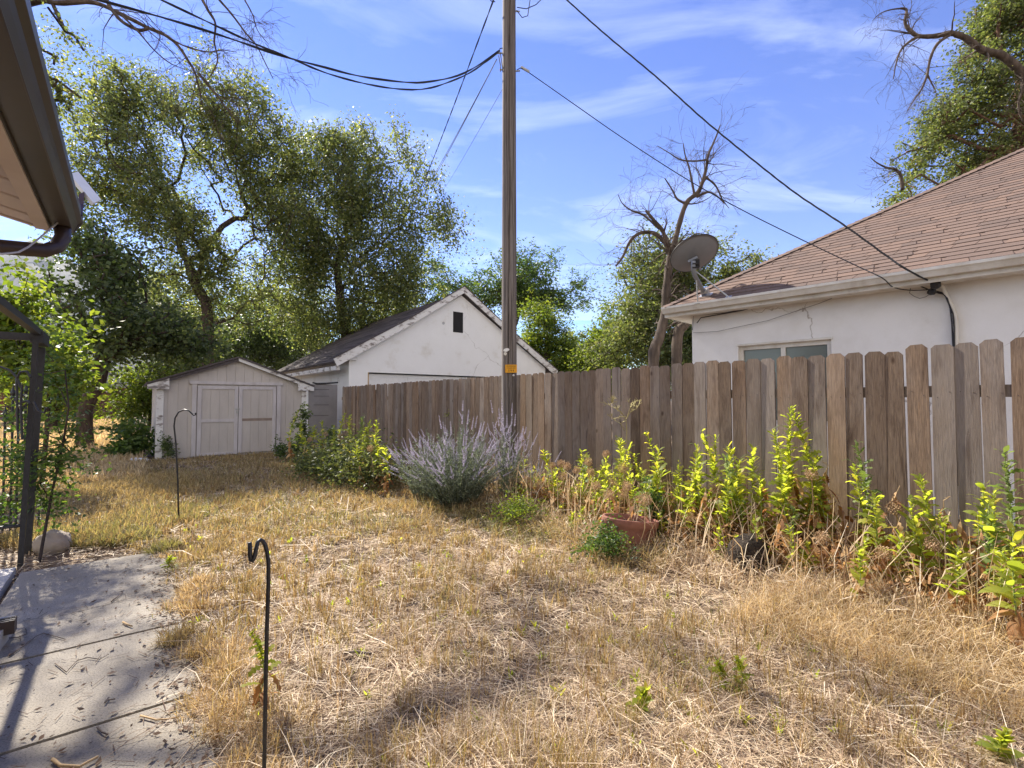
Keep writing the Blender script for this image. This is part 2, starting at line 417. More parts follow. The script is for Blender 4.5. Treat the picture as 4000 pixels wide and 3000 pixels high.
M['terracotta'] = noise_mat('terracotta', [(0.3, (0.20, 0.085, 0.06)), (0.7, (0.30, 0.135, 0.10))], scale=9, rough=0.9, bump=0.5, bscale=25, bdist=0.008)
M['soil'] = noise_mat('dark_soil', [(0.3, (0.012, 0.009, 0.007)), (0.62, (0.05, 0.038, 0.028)), (0.75, (0.13, 0.11, 0.09))], scale=60, detail=4, rough=1, bump=1, bscale=70, bdist=0.015)
M['rock'] = noise_mat('tan_rock', [(0.3, (0.26, 0.21, 0.17)), (0.7, (0.42, 0.36, 0.30))], scale=8, detail=10, rough=0.9, bump=0.6, bscale=18, bdist=0.01)
M['bark'] = noise_mat('elm_bark', [(0.3, (0.028, 0.02, 0.016)), (0.55, (0.085, 0.062, 0.048)), (0.8, (0.15, 0.115, 0.09))], scale=16, stretch=(1, 1, 0.22), rough=0.95, bump=0.9, bscale=22, bdist=0.03)
M['bark_red'] = noise_mat('reddish_bark', [(0.3, (0.06, 0.034, 0.022)), (0.55, (0.15, 0.085, 0.055)), (0.8, (0.25, 0.165, 0.115))], scale=14, stretch=(1, 1, 0.2), rough=0.95, bump=0.9, bscale=22, bdist=0.03)
M['deadwood'] = noise_mat('dead_wood', [(0.3, (0.04, 0.031, 0.025)), (0.5, (0.09, 0.068, 0.053)), (0.75, (0.175, 0.135, 0.105))], scale=7, stretch=(1, 1, 0.25), rough=0.95, bump=0.8, bscale=22, bdist=0.02)
M['twig'] = noise_mat('grey_twig', [(0.3, (0.075, 0.055, 0.042)), (0.7, (0.24, 0.195, 0.16))], scale=18, rough=0.95, island=0.3)
M['ground'] = noise_mat('dry_soil', [(0.28, (0.055, 0.038, 0.027)), (0.47, (0.13, 0.092, 0.064)), (0.62, (0.27, 0.20, 0.135)), (0.8, (0.42, 0.33, 0.23))], scale=5.5, detail=13, rough=1.0, bump=0.9, bscale=26, bdist=0.03)
M['brick'] = noise_mat('red_brick', [(0.3, (0.12, 0.05, 0.035)), (0.7, (0.22, 0.09, 0.06))], scale=12, rough=0.9)
M['vent'] = plain('dark_mesh', (0.018, 0.017, 0.018), 0.9)
M['greypanel'] = noise_mat('grey_panel', [(0.3, (0.20, 0.19, 0.195)), (0.7, (0.25, 0.238, 0.24))], scale=3, rough=0.7)
M['rubber'] = plain('black_trim', (0.02, 0.02, 0.022), 0.5)
M['mount'] = noise_mat('mountain', [(0.35, (0.04, 0.045, 0.035)), (0.6, (0.08, 0.078, 0.06)), (0.8, (0.13, 0.12, 0.10))], scale=0.012, detail=10, rough=1.0)
mg, tg, pg = new_mat('window_glass')
pg.inputs['Base Color'].default_value = (0.13, 0.155, 0.14, 1); pg.inputs['Roughness'].default_value = 0.12; pg.inputs['Specular IOR Level'].default_value = 0.6
M['glass'] = mg
# foliage
M['elm'] = leaf_mat('elm_leaf', [(0.0, (0.07, 0.088, 0.048)), (0.5, (0.12, 0.145, 0.066)), (0.85, (0.18, 0.20, 0.08)), (1.0, (0.30, 0.28, 0.11))], (1.9, 1.95, 0.9), 0.5)
M['elm_pale'] = leaf_mat('elm_leaf_pale', [(0.0, (0.075, 0.094, 0.045)), (0.5, (0.12, 0.145, 0.055)), (0.9, (0.19, 0.205, 0.075)), (1.0, (0.29, 0.26, 0.12))], (1.7, 1.8, 0.8), 0.42)
M['dark_leaf'] = leaf_mat('dark_leaf', [(0.0, (0.048, 0.066, 0.036)), (0.6, (0.09, 0.118, 0.052)), (1.0, (0.15, 0.18, 0.06))], (1.9, 2.2, 0.8), 0.36)
M['lime_leaf'] = leaf_mat('lime_leaf', [(0.0, (0.075, 0.115, 0.022)), (0.6, (0.125, 0.17, 0.03)), (1.0, (0.21, 0.23, 0.045))], (1.9, 1.9, 0.7), 0.5)
M['locust_leaf'] = leaf_mat('locust_leaf', [(0.0, (0.045, 0.080, 0.030)), (0.6, (0.085, 0.135, 0.040)), (1.0, (0.15, 0.20, 0.05))], (1.7, 1.8, 0.8), 0.42)
M['olive_leaf'] = leaf_mat('olive_leaf', [(0.0, (0.06, 0.078, 0.035)), (0.6, (0.11, 0.13, 0.05)), (0.9, (0.17, 0.18, 0.065)), (1.0, (0.30, 0.23, 0.09))], (1.7, 1.7, 0.8), 0.42)
M['vine_leaf'] = leaf_mat('vine_leaf', [(0.0, (0.045, 0.085, 0.03)), (0.6, (0.08, 0.13, 0.038)), (1.0, (0.15, 0.19, 0.045))], (1.7, 1.8, 0.7), 0.45)
M['weed_leaf'] = leaf_mat('weed_leaf', [(0.0, (0.18, 0.22, 0.045)), (0.5, (0.28, 0.32, 0.06)), (0.85, (0.38, 0.38, 0.075)), (1.0, (0.50, 0.42, 0.10))], (1.9, 1.9, 0.75), 0.68)
M['weed_blue'] = leaf_mat('weed_leaf_bluish', [(0.0, (0.12, 0.17, 0.055)), (1.0, (0.23, 0.27, 0.09))], (1.6, 1.7, 0.9), 0.45)
M['dead_leaf'] = leaf_mat('dried_leaf', [(0.0, (0.21, 0.105, 0.045)), (0.5, (0.37, 0.205, 0.09)), (1.0, (0.55, 0.38, 0.20))], (1.4, 1.2, 0.9), 0.4, rough=0.8)
M['sage_leaf'] = leaf_mat('sage_leaf', [(0.0, (0.10, 0.125, 0.085)), (0.6, (0.185, 0.21, 0.15)), (1.0, (0.29, 0.31, 0.235))], (1.3, 1.4, 0.9), 0.35, rough=0.75)
M['sage_flower'] = leaf_mat('sage_flower', [(0.0, (0.38, 0.35, 0.47)), (1.0, (0.58, 0.55, 0.66))], (1.2, 1.1, 1.2), 0.35, rough=0.8)
M['stem_tan'] = plain('dry_stem', (0.42, 0.29, 0.15), 0.85)
M['stem_green'] = plain('green_stem', (0.22, 0.27, 0.09), 0.7)
M['allium'] = leaf_mat('dried_flower', [(0.0, (0.36, 0.23, 0.12)), (1.0, (0.60, 0.44, 0.28))], (1.2, 1.1, 0.9), 0.3, rough=0.9)
M['straw'] = leaf_mat('straw', [(0.0, (0.19, 0.12, 0.078)), (0.3, (0.40, 0.29, 0.19)), (0.7, (0.66, 0.52, 0.345)), (1.0, (0.84, 0.74, 0.57))], (1.2, 1.1, 0.9), 0.28, rough=0.6)
M['stubble'] = leaf_mat('brown_stubble', [(0.0, (0.17, 0.11, 0.055)), (0.5, (0.31, 0.22, 0.115)), (0.85, (0.44, 0.33, 0.18)), (1.0, (0.22, 0.23, 0.09))], (1.4, 1.2, 0.8), 0.35, rough=0.7)
M['drygrass'] = leaf_mat('dry_grass', [(0.0, (0.18, 0.135, 0.065)), (0.45, (0.35, 0.265, 0.135)), (0.85, (0.50, 0.39, 0.21)), (1.0, (0.26, 0.245, 0.10))], (1.4, 1.25, 0.8), 0.38, rough=0.6)
M['goldgrass'] = leaf_mat('golden_grass', [(0.0, (0.34, 0.25, 0.13)), (0.6, (0.54, 0.425, 0.26)), (1.0, (0.70, 0.59, 0.40))], (1.4, 1.2, 0.8), 0.4, rough=0.6)
M['greengrass'] = leaf_mat('green_grass', [(0.0, (0.16, 0.155, 0.07)), (0.7, (0.27, 0.24, 0.115)), (1.0, (0.40, 0.33, 0.17))], (1.5, 1.5, 0.8), 0.4, rough=0.6)
M['litter'] = leaf_mat('leaf_litter', [(0.0, (0.05, 0.03, 0.02)), (0.6, (0.15, 0.09, 0.055)), (1.0, (0.36, 0.29, 0.22))], (1.1, 1, 0.9), 0.15, rough=0.9)

rng = np.random.default_rng(7)
random.seed(11)

# ================================================================== ground, path, mountain
def vnoise(x, y, seed=0):
    x = np.asarray(x, float); y = np.asarray(y, float)
    xi, yi = np.floor(x).astype(np.int64), np.floor(y).astype(np.int64)
    fx, fy = x - xi, y - yi
    fx, fy = fx * fx * (3 - 2 * fx), fy * fy * (3 - 2 * fy)
    def h(a, b):
        n = (a * 374761393 + b * 668265263 + seed * 974634777) & 0x7fffffff
        n = ((n ^ (n >> 13)) * 1274126177) & 0x7fffffff
        return ((n ^ (n >> 16)) & 0xffff) / 65535.0
    return (h(xi, yi) * (1 - fx) + h(xi + 1, yi) * fx) * (1 - fy) + (h(xi, yi + 1) * (1 - fx) + h(xi + 1, yi + 1) * fx) * fy
def fbm(x, y, oct=4, seed=0):
    s = 0; a = 0.5
    for i in range(oct):
        s = s + a * vnoise(np.asarray(x) * 2 ** i, np.asarray(y) * 2 ** i, seed + i); a *= 0.5
    return s
Nn, Sn = np.array([N.x, N.y]), np.array([S.x, S.y])
def to_ns(x, y):
    return x * Nn[0] + y * Nn[1], x * Sn[0] + y * Sn[1]
def ground_h(x, y):
    x = np.asarray(x, float); y = np.asarray(y, float)
    n, s = to_ns(x, y)
    r = np.hypot(x, y)
    h = (fbm(x * 1.6, y * 1.6, 3, 3) - 0.45) * 0.09 + (fbm(x * 6, y * 6, 2, 9) - 0.37) * 0.045
    bed = np.clip((n - 3.3) / 0.7, 0, 1) * np.clip((5.4 - n) / 0.4, 0, 1) * np.clip((7 - s) / 2, 0, 1)
    h = h + 0.05 * bed
    pathm = np.clip((0.42 - n) / 0.25, 0, 1) * np.clip((n + 2.6) / 0.25, 0, 1) * np.clip((6.1 - s) / 0.4, 0, 1)
    h = h * (1 - pathm) - 0.055 * pathm
    return h * np.clip((60 - r) / 30, 0, 1)
def build_ground():
    k = 150
    t = np.linspace(-1, 1, 2 * k + 1)
    c = np.sign(t) * (14 * np.abs(t) + 5200 * np.abs(t) ** 9)
    X, Y = np.meshgrid(c, c + 5, indexing='ij')
    Z = ground_h(X, Y)
    n = 2 * k + 1
    vs = np.stack([X, Y, Z], -1).reshape(-1, 3)
    me = bpy.data.meshes.new('ground')
    i, j = np.meshgrid(np.arange(n - 1), np.arange(n - 1), indexing='ij')
    a = (i * n + j).reshape(-1)
    f = np.stack([a, a + n, a + n + 1, a + 1], 1).astype(np.int32)
    me.vertices.add(len(vs)); me.loops.add(f.size); me.polygons.add(len(f))
    me.vertices.foreach_set('co', vs.astype(np.float32).reshape(-1))
    me.loops.foreach_set('vertex_index', f.reshape(-1))
    me.polygons.foreach_set('loop_start', np.arange(0, f.size, 4, dtype=np.int32))
    me.polygons.foreach_set('loop_total', np.full(len(f), 4, dtype=np.int32))
    me.polygons.foreach_set('use_smooth', np.ones(len(f), dtype=bool))
    me.materials.append(M['ground']); me.update(calc_edges=True)
    tag(link('ground', me), kind='structure')
build_ground()

mb = MB()
edges_s = [-1.2, -0.1, 0.88, 1.84, 2.79, 3.73, 5.62]
for a, b in zip(edges_s[:-1], edges_s[1:]):
    dz = random.uniform(-0.006, 0.006)
    mb.obox(W(-0.655, a + 0.011, -0.12), N * 0.95, S * (b - a - 0.022), (0, 0, 0.12 + dz))
tag(mb.build('path', M['concrete']), kind='structure')
mb = MB()
mb.obox(W(-2.4, 3.55, -0.12), N * 1.70, S * 2.2, (0, 0, 0.135))
tag(mb.build('patio_slab', M['concrete2']), kind='structure')

mb = MB()
NX = 90
vs, fs = [], []
for row, (yy, hh) in enumerate([(2300, 0), (2700, 0.42), (3150, 0.8), (3600, 1.0), (4300, 0.6)]):
    for i in range(NX):
        x = -6500 + 9000 * i / (NX - 1)
        prof = 1120 * math.exp(-((x + 4200) / 2300.0) ** 2) + 190 * fbm(x / 600.0, 3.3, 4, 5) + 90 * math.exp(-((x - 200) / 1500.0) ** 2)
        z = hh * prof * (1 + 0.35 * (float(fbm(x / 260.0, yy / 300.0, 4, 8)) - 0.45)) - 5
        vs.append((x, yy + 240 * float(fbm(x / 300.0, row * 7.7, 3, 2)), z))
for r in range(4):
    for i in range(NX - 1):
        a = r * NX + i
        fs.append((a, a + 1, a + NX + 1, a + NX))
mb.add(vs, fs)
tag(mb.build('mountain', M['mount'], smooth=True), kind='structure')

# ================================================================== wooden fence
FN = 4.86                                   # yard-side face of the boards
f = thing('wooden_fence', W(FN, 6, 0), 'long weathered brown picket privacy fence with dog-eared boards along the yard', 'fence')
fr = random.Random(5)
for i in range(-57, 43):
    s_l = 5.95 - 0.143 * i
    wid = 0.1385 + fr.uniform(-0.003, 0.002)
    gap = fr.choice([0, 0, 0.002, 0.004])
    if i in (31, 33, 37, 38, 12): gap += 0.012
    if i in (-50, -49, -44, -41, -39): gap += 0.022
    wid -= gap
    h = 1.83 + fr.uniform(-0.012, 0.012) - (0.012 if i in (32, 33) else 0) + (0.015 if i > 33 else 0)
    lean = fr.uniform(-0.006, 0.006) * (2.2 if i < -30 else 1) + (0.005 if i == 38 else 0) + (0.010 if i == -49 else 0) - (0.008 if i == -41 else 0)
    yaw = fr.gauss(0, 0.028); pro = fr.uniform(0, 0.004); pitch = fr.uniform(-0.004, 0.004)
    ex = (-S * math.cos(yaw) + N * math.sin(yaw)); en = N * math.cos(yaw) + S * math.sin(yaw)
    c = 0.028 * fr.uniform(0.8, 1.25)
    pts2 = [(0, 0.0), (wid, 0.0), (wid * 1.0, h - c), (wid - c, h), (c, h + fr.uniform(-.003, .003)), (0, h - c)]
    o = W(FN + pro, s_l, -0.02)
    poly = [o + ex * (x + lean * z) + en * (pitch * z) + UP * z for x, z in pts2]
    b = MB().prism(poly, en * 0.016)
    nf = len(b.f)
    for z in (1.465, 0.395):
        for k in (0.032, 0.105):
            b.lathe(o + ex * (k + lean * z) + en * (pitch * z) + UP * (z + fr.uniform(-.025, .025)) - en * 0.0015, [(0.0042, 0), (0.0042, 0.003)], axis=en, sides=6)
    bo = b.build('board', M['fence'], f); bo.data.materials.append(M['rust'])
    for pi in range(nf, len(bo.data.polygons)): bo.data.polygons[pi].material_index = 1
for z in (0.35, 1.42):
    for a, bb in ((-0.2, 2.2), (2.2, 4.6), (4.6, 7.0), (7.0, 9.4), (9.4, 11.8), (11.8, 14.2)):
        MB().obox(W(FN + 0.024, a + 0.004, z), N * 0.038, S * (bb - a - 0.008), (0, 0, 0.088)).build('rail', M['fence'], f)
for s in (-0.2, 2.2, 4.6, 7.0, 9.4, 11.8, 14.15):
    MB().obox(W(FN + 0.064, s - 0.045, -0.1), N * 0.09, S * 0.09, (0, 0, 1.78)).build('post', M['fence'], f)

# ================================================================== utility pole
PX, PY = -0.045, 7.55
p = thing('utility_pole', (PX, PY, 0), 'tall grey weathered wooden utility pole standing before the fence', 'utility pole')
mb = MB(); SID = 56
vs, fs = [], []
zs = [-0.3 + i * 0.25 for i in range(46)]
cr_ = random.Random(3)
cracks = [(-1.62, 2.0, 0.35), (-1.15, 0.9, 0.2), (-2.0, 3.3, 0.15), (-1.4, 5.0, 0.3)]
for z in zs:
    r = 0.122 - 0.0022 * z
    for k in range(SID):
        a = 2 * math.pi * k / SID
        rr = r * (1 + 0.012 * math.sin(3 * a + z * 0.7) + 0.008 * math.sin(7 * a - z))
        if k == int((-1.75 + 0.028 * z + 0.06 * math.sin(z * 1.7)) / (2 * math.pi) * SID) % SID and z > 0.3:
            rr -= 0.022
        if k == int((-1.15 - 0.02 * z) / (2 * math.pi) * SID) % SID and z < 3.2:
            rr -= 0.014
        if k == int((-2.2 + 0.03 * math.sin(2 * z)) / (2 * math.pi) * SID) % SID and z < 2.6:
            rr -= 0.010
        vs.append((PX + rr * math.cos(a), PY + rr * math.sin(a), z))
for i in range(len(zs) - 1):
    for k in range(SID):
        k2 = (k + 1) % SID
        fs.append((i * SID + k, i * SID + k2, (i + 1) * SID + k2, (i + 1) * SID + k))
fs.append(tuple((len(zs) - 1) * SID + k for k in range(SID)))
mb.add(vs, fs).build('shaft', M['pole'], p, smooth=False)
# crossbar hardware
def bolt_at(z, ang, name, mat, ln=0.07, r=0.012):
    d = Vector((math.cos(ang), math.sin(ang), 0)); c = Vector((PX, PY, z)) + d * (0.118 - 0.0022 * z)
    return MB().lathe(c, [(r, 0), (r, ln)], axis=d, sides=8).build(name, mat, p)
bolt_at(6.93, math.pi * 0.98, 'hook', M['steel'], 0.10)
bolt_at(6.66, math.pi * 0.98, 'hook', M['steel'], 0.05)
bolt_at(6.62, -0.15, 'hook', M['steel'], 0.07)
bolt_at(7.62, 0.1, 'hook', M['steel'], 0.07)
# yellow tag with lettering, curved against the pole: a flat plate on its camera side
td = Vector((0.02, -1, 0)).normalized(); tr_ = Vector((1, 0.02, 0)).normalized()
tcen = at(1996.5, 1440, 7.55 - 0.135); tcen.y = PY - 0.137
tagp = MB().cbox(tcen, tr_ * 0.178, td * 0.004, UP * 0.123).build('tag', M['yellow'], p)
def text_mesh(body, size, loc, right, up, mat, name, parent, align='CENTER', ext=0.001):
    cu = bpy.data.curves.new(name, 'FONT'); cu.body = body; cu.size = size; cu.align_x = align; cu.align_y = 'CENTER'; cu.extrude = ext
    ob = bpy.data.objects.new(name, cu); COL.objects.link(ob)
    bpy.context.view_layer.update()
    me = bpy.data.meshes.new_from_object(ob.evaluated_get(bpy.context.evaluated_depsgraph_get()))
    bpy.data.objects.remove(ob, do_unlink=True)
    nrm = right.cross(up)
    mat4 = Matrix((right, up, nrm)).transposed().to_4x4()
    mat4.translation = loc - children_off(parent)
    me.transform(mat4); me.materials.clear(); me.materials.append(mat)
    return link(name, me, parent)
text_mesh('PACIFICORP', 0.026, tcen + td * 0.003 + UP * 0.036, tr_, UP, M['ink'], 'lettering', tagp)
text_mesh('112-0N-01E', 0.027, tcen + td * 0.003 + UP * 0.008, tr_, UP, M['ink'], 'lettering', tagp)
text_mesh('5 9 9', 0.044, tcen + td * 0.003 - UP * 0.032, tr_, UP, M['ink'], 'lettering', tagp)
oc = at(1978, 1367, PY - 0.128)
vs = [oc + tr_ * (0.046 * math.cos(a)) + UP * (0.026 * math.sin(a) + 0.006 * math.cos(a)) for a in [2 * math.pi * k / 20 for k in range(20)]]
MB().prism(vs, td * 0.006).build('marker_disc', M['white'], p)
MB().lathe(at(1974, 1382, PY - 0.124), [(0.024, 0), (0.024, 0.012), (0.008, 0.014), (0.008, 0.006)], axis=td, sides=14).build('knob', M['cream'], p)
MB().lathe(at(2006, 1466, PY - 0.128), [(0.016, 0), (0.014, 0.012), (0.006, 0.018)], axis=td, sides=12).build('knob', M['white'], p)

# ================================================================== garage
gA = Vector((-4.9, 14.6, 0)); gW, gD = 7.94, 8.0
g = thing('garage', gA, 'white gabled garage with dark roof and peeling rake boards behind the fence', 'garage')
EH, PH = 2.72, 5.12
def G(u, v, z): return gA + N * u + S * v + UP * z
mb = MB()
front = [G(0, 0, -0.1), G(0.62, 0, -0.1), G(0.62, 0, 2.28), G(5.0, 0, 2.28), G(5.0, 0, -0.1), G(gW, 0, -0.1), G(gW, 0, EH), G(gW / 2, 0, PH), G(0, 0, EH)]
mb.prism(front, S * 0.2)
mb.obox(G(0, 0.2, -0.1), N * 0.2, S * (gD - 0.4), UP * (EH + 0.1))
mb.obox(G(gW - 0.2, 0.2, -0.1), N * 0.2, S * (gD - 0.4), UP * (EH + 0.1))
mb.prism([G(0, gD - 0.2, -0.1), G(gW, gD - 0.2, -0.1), G(gW, gD - 0.2, EH), G(gW / 2, gD - 0.2, PH), G(0, gD - 0.2, EH)], S * 0.2)
mb.build('wall', M['garagewall'], g)
# garage door with recessed panels
mb = MB()
mb.obox(G(0.66, 0.09, 0), N * 4.30, S * 0.04, UP * 2.24)
for r in range(4):
    for c in range(7):
        u0 = 0.75 + c * 0.605; z0 = 0.06 + r * 0.56
        mb.obox(G(u0, 0.078, z0), N * 0.52, S * 0.011, UP * 0.03); mb.obox(G(u0, 0.078, z0 + 0.41), N * 0.52, S * 0.011, UP * 0.03)
        mb.obox(G(u0, 0.078, z0 + 0.03), N * 0.03, S * 0.011, UP * 0.38); mb.obox(G(u0 + 0.49, 0.078, z0 + 0.03), N * 0.03, S * 0.011, UP * 0.38)
mb.build('garage_door', M['white'], g)
MB().obox(G(0.585, -0.012, 0), N * 0.03, S * 0.1, UP * 2.28).build('door_jamb', M['stem_tan'], g)
MB().obox(G(0.60, -0.006, 2.262), N * 4.4, S * 0.06, UP * 0.016).build('door_header', M['vent'], g)
# roof slabs with courses
def shingle_slab(mb, o, along, up, nrm, L0, L1, D, step, thick=0.012, piece=(0.3, 0.9), rnd=random, slant=0.0, gap=0.0):
    """courses of overlapping pieces: L0(d), L1(d) give the course ends at slope distance d."""
    d = 0.0
    while d < D:
        d1 = min(d + step * 1.25, D)
        a, b = L0(d), L1(d)
        x = a
        while x < b - 0.01:
            x1 = min(x + rnd.uniform(*piece), b)
            sl = slant * rnd.choice([1, 1, 1, -0.3])
            p0, p1 = o + along * (x + gap) + up * d, o + along * (x1) + up * d
            q0, q1 = o + along * (x + gap + (sl if x > a else L0(d1) - a)) + up * d1, o + along * (x1 + (sl if x1 < b else L1(d1) - b)) + up * d1
            t0, t1 = thick * rnd.uniform(0.9, 1.1), 0.001
            mb.add([p0 + nrm * 0.002, p1 + nrm * 0.002, p1 + nrm * t0, p0 + nrm * t0, q1 + nrm * t1, q0 + nrm * t1],
                   [(0, 1, 2, 3), (3, 2, 4, 5), (1, 4, 2), (0, 3, 5)])
            x = x1
        d += step
ang = math.atan2(PH - EH, gW / 2)
ov = 0.42
for side in (0, 1):
    if side == 0:
        e0 = G(-ov * math.cos(ang), -0.12, EH - ov * math.sin(ang) + 0.03); upv = (N * math.cos(ang) + UP * math.sin(ang)); nr = (UP * math.cos(ang) - N * math.sin(ang)); al = S
    else:
        e0 = G(gW + ov * math.cos(ang), -0.12, EH - ov * math.sin(ang) + 0.03); upv = (-N * math.cos(ang) + UP * math.sin(ang)); nr = (UP * math.cos(ang) + N * math.sin(ang)); al = S
    D = (gW / 2 + ov * math.cos(ang)) / math.cos(ang)
    mb = MB().obox(e0, al * (gD + 0.3), upv * (D + 0.0), nr * 0.05)
    shingle_slab(mb, e0 + nr * 0.05, al, upv, nr, lambda d: 0, lambda d: gD + 0.3, D, 0.14, 0.014, (0.5, 1.2))
    mb.build('roof', M['darkroof'], g)
    # rake board in front, a little proud of the roof
    rb = MB()
    r0 = G((-ov if side == 0 else gW + ov) * 1.0, -0.16, EH - ov * math.tan(ang) - 0.13)
    ex = (N if side == 0 else -N); run = gW / 2 + ov
    m0 = r0 + ex * run + UP * (run * math.tan(ang) + 0.12)
    mid = r0 + ex * run * 0.5 + UP * (run * 0.5 * math.tan(ang) + 0.02)
    rb.prism([r0 + UP * 0.07, mid + UP * 0.07, m0 + UP * 0.07, m0 + UP * 0.29, mid + UP * 0.29, r0 + UP * 0.29 - ex * 0.10][:3] + [m0 + UP * 0.29, mid + UP * 0.29, r0 + UP * 0.29 - ex * 0.10], -S * 0.035)
    rb.build('rake_board', M['peel'], g)
    mc = MB()
    mc.prism([r0 + UP * 0.295 - ex * 0.1, mid + UP * 0.295, m0 + UP * 0.295, m0 + UP * 0.325, mid + UP * 0.325, r0 + UP * 0.325 - ex * 0.1], -S * 0.05)
    mc.build('roof_edge', M['darkroof'], g)
MB().obox(G(-0.36, 0.05, EH - 0.40), N * 0.1, S * (gD - 0.1), UP * 0.13).build('eave_board', M['peel'], g)
MB().obox(G(-0.02, -0.1, EH - 0.10), N * 0.24, S * 0.1, UP * 0.10).build('eave_block', M['peel'], g)
vc = at(1787, 1258, 16.98)
u0 = (vc - gA).dot(N); z0 = vc.z
MB().obox(G(u0 - 0.19, -0.012, z0 - 0.37), N * 0.40, S * 0.03, UP * 0.72).build('vent', M['vent'], g)
u1 = (at(1725, 1270, 16.7) - gA).dot(N)
MB().lathe(G(u1, -0.002, z0 - 0.1), [(0.05, 0), (0.05, 0.012), (0.02, 0.006)], axis=-S, sides=14).build('pipe_stub', M['steel'], g)

# ================================================================== shed
sA = Vector((-8.44, 11.58, 0)); sW, sD = 3.36, 2.8
sh = thing('garden_shed', sA, 'low tan plywood garden shed with lilac double doors and dark gable roof', 'shed')
SEH, SPH = 1.86, 2.50
def D_(u, v, z): return sA + N * u + S * v + UP * z
def roofz(u): return SEH + (SPH - SEH) * (1 - abs(u - sW / 2) / (sW / 2))
mb = MB()
mb.prism([D_(0, 0.03, 0), D_(sW, 0.03, 0), D_(sW, 0.03, SEH), D_(sW / 2, 0.03, SPH), D_(0, 0.03, SEH)], S * 0.06)
mb.obox(D_(0, 0.09, 0), N * 0.06, S * (sD - 0.1), UP * SEH); mb.obox(D_(sW - 0.06, 0.09, 0), N * 0.06, S * (sD - 0.1), UP * SEH)
mb.prism([D_(0, sD - 0.01, 0), D_(sW, sD - 0.01, 0), D_(sW, sD - 0.01, SEH), D_(sW / 2, sD - 0.01, SPH), D_(0, sD - 0.01, SEH)], S * 0.06)
pitch_ = 0.204; u = 0.0
while u < sW - 0.01:                       # grooved front siding
    a, b = u + 0.003, min(u + pitch_ - 0.006, sW)
    top = [D_(b, 0.02, roofz(b))] + ([D_(sW / 2, 0.02, SPH)] if a < sW / 2 < b else []) + [D_(a, 0.02, roofz(a))]
    zb = 0.03
    mb.prism([D_(a, 0.02, zb), D_(b, 0.02, zb)] + top, S * 0.012)
    u += pitch_
for k in range(14):                         # side siding
    mb.obox(D_(-0.012, 0.03 + k * 0.2, 0.03), N * 0.011, S * 0.193, UP * (SEH - 0.05))
    mb.obox(D_(sW + 0.001, 0.03 + k * 0.2, 0.03), N * 0.011, S * 0.193, UP * (SEH - 0.05))
mb.build('wall', M['shedwall'], sh)
sang = math.atan2(SPH - SEH, sW / 2)
for side in (0, 1):
    ex = N if side == 0 else -N
    e0 = D_(-0.2 if side == 0 else sW + 0.2, -0.14, SEH - 0.2 * math.tan(sang) + 0.012)
    upv = ex * math.cos(sang) + UP * math.sin(sang); nr = UP * math.cos(sang) - ex * math.sin(sang)
    D = (sW / 2 + 0.2) / math.cos(sang)
    mb = MB().obox(e0, S * (sD + 0.28), upv * D, nr * 0.03)
    shingle_slab(mb, e0 + nr * 0.03, S, upv, nr, lambda d: 0, lambda d: sD + 0.28, D, 0.14, 0.012, (0.5, 1.0))
    mb.build('roof', M['darkroof'], sh)
    rb = MB()
    r0 = D_(-0.2 if side == 0 else sW + 0.2, -0.10, SEH - 0.2 * math.tan(sang) - 0.075)
    run = sW / 2 + 0.2
    m0 = r0 + ex * run + UP * run * math.tan(sang)
    rb.prism([r0, m0, m0 + UP * 0.08, r0 + UP * 0.08], S * 0.025)
    rb.build('rake_board', M['peel'] if side == 1 else M['darkroof'], sh)
    MB().prism([r0 - S * 0.01 - UP * 0.03, r0 - S * 0.01 + ex * 0.42 - UP * 0.03, r0 - S * 0.01 + ex * 0.42 + UP * (0.42 * math.tan(sang) + 0.07), r0 - S * 0.01 + UP * 0.07], S * 0.02).build('eave_end', M['peel'], sh)
MB().obox(D_(-0.018, -0.008, 0.02), N * 0.14, S * 0.026, UP * (SEH - 0.10)).build('corner_board', M['peel'], sh)
MB().obox(D_(sW - 0.10, -0.008, 0.02), N * 0.12, S * 0.026, UP * (SEH - 0.10)).build('corner_board', M['peel'], sh)
d0, d1_, dt = 0.80, 2.60, 1.78
MB().obox(D_(d0 - 0.16, -0.03, dt + 0.035), N * (d1_ - d0 + 0.32), S * 0.048, UP * 0.075).build('door_header', M['shedtrim'], sh)
for u_ in (d0 - 0.11, d1_ + 0.02):
    MB().obox(D_(u_, -0.02, 0.03), N * 0.095, S * 0.038, UP * dt).build('door_jamb', M['shedtrim'], sh)
mid = (d0 + d1_) / 2
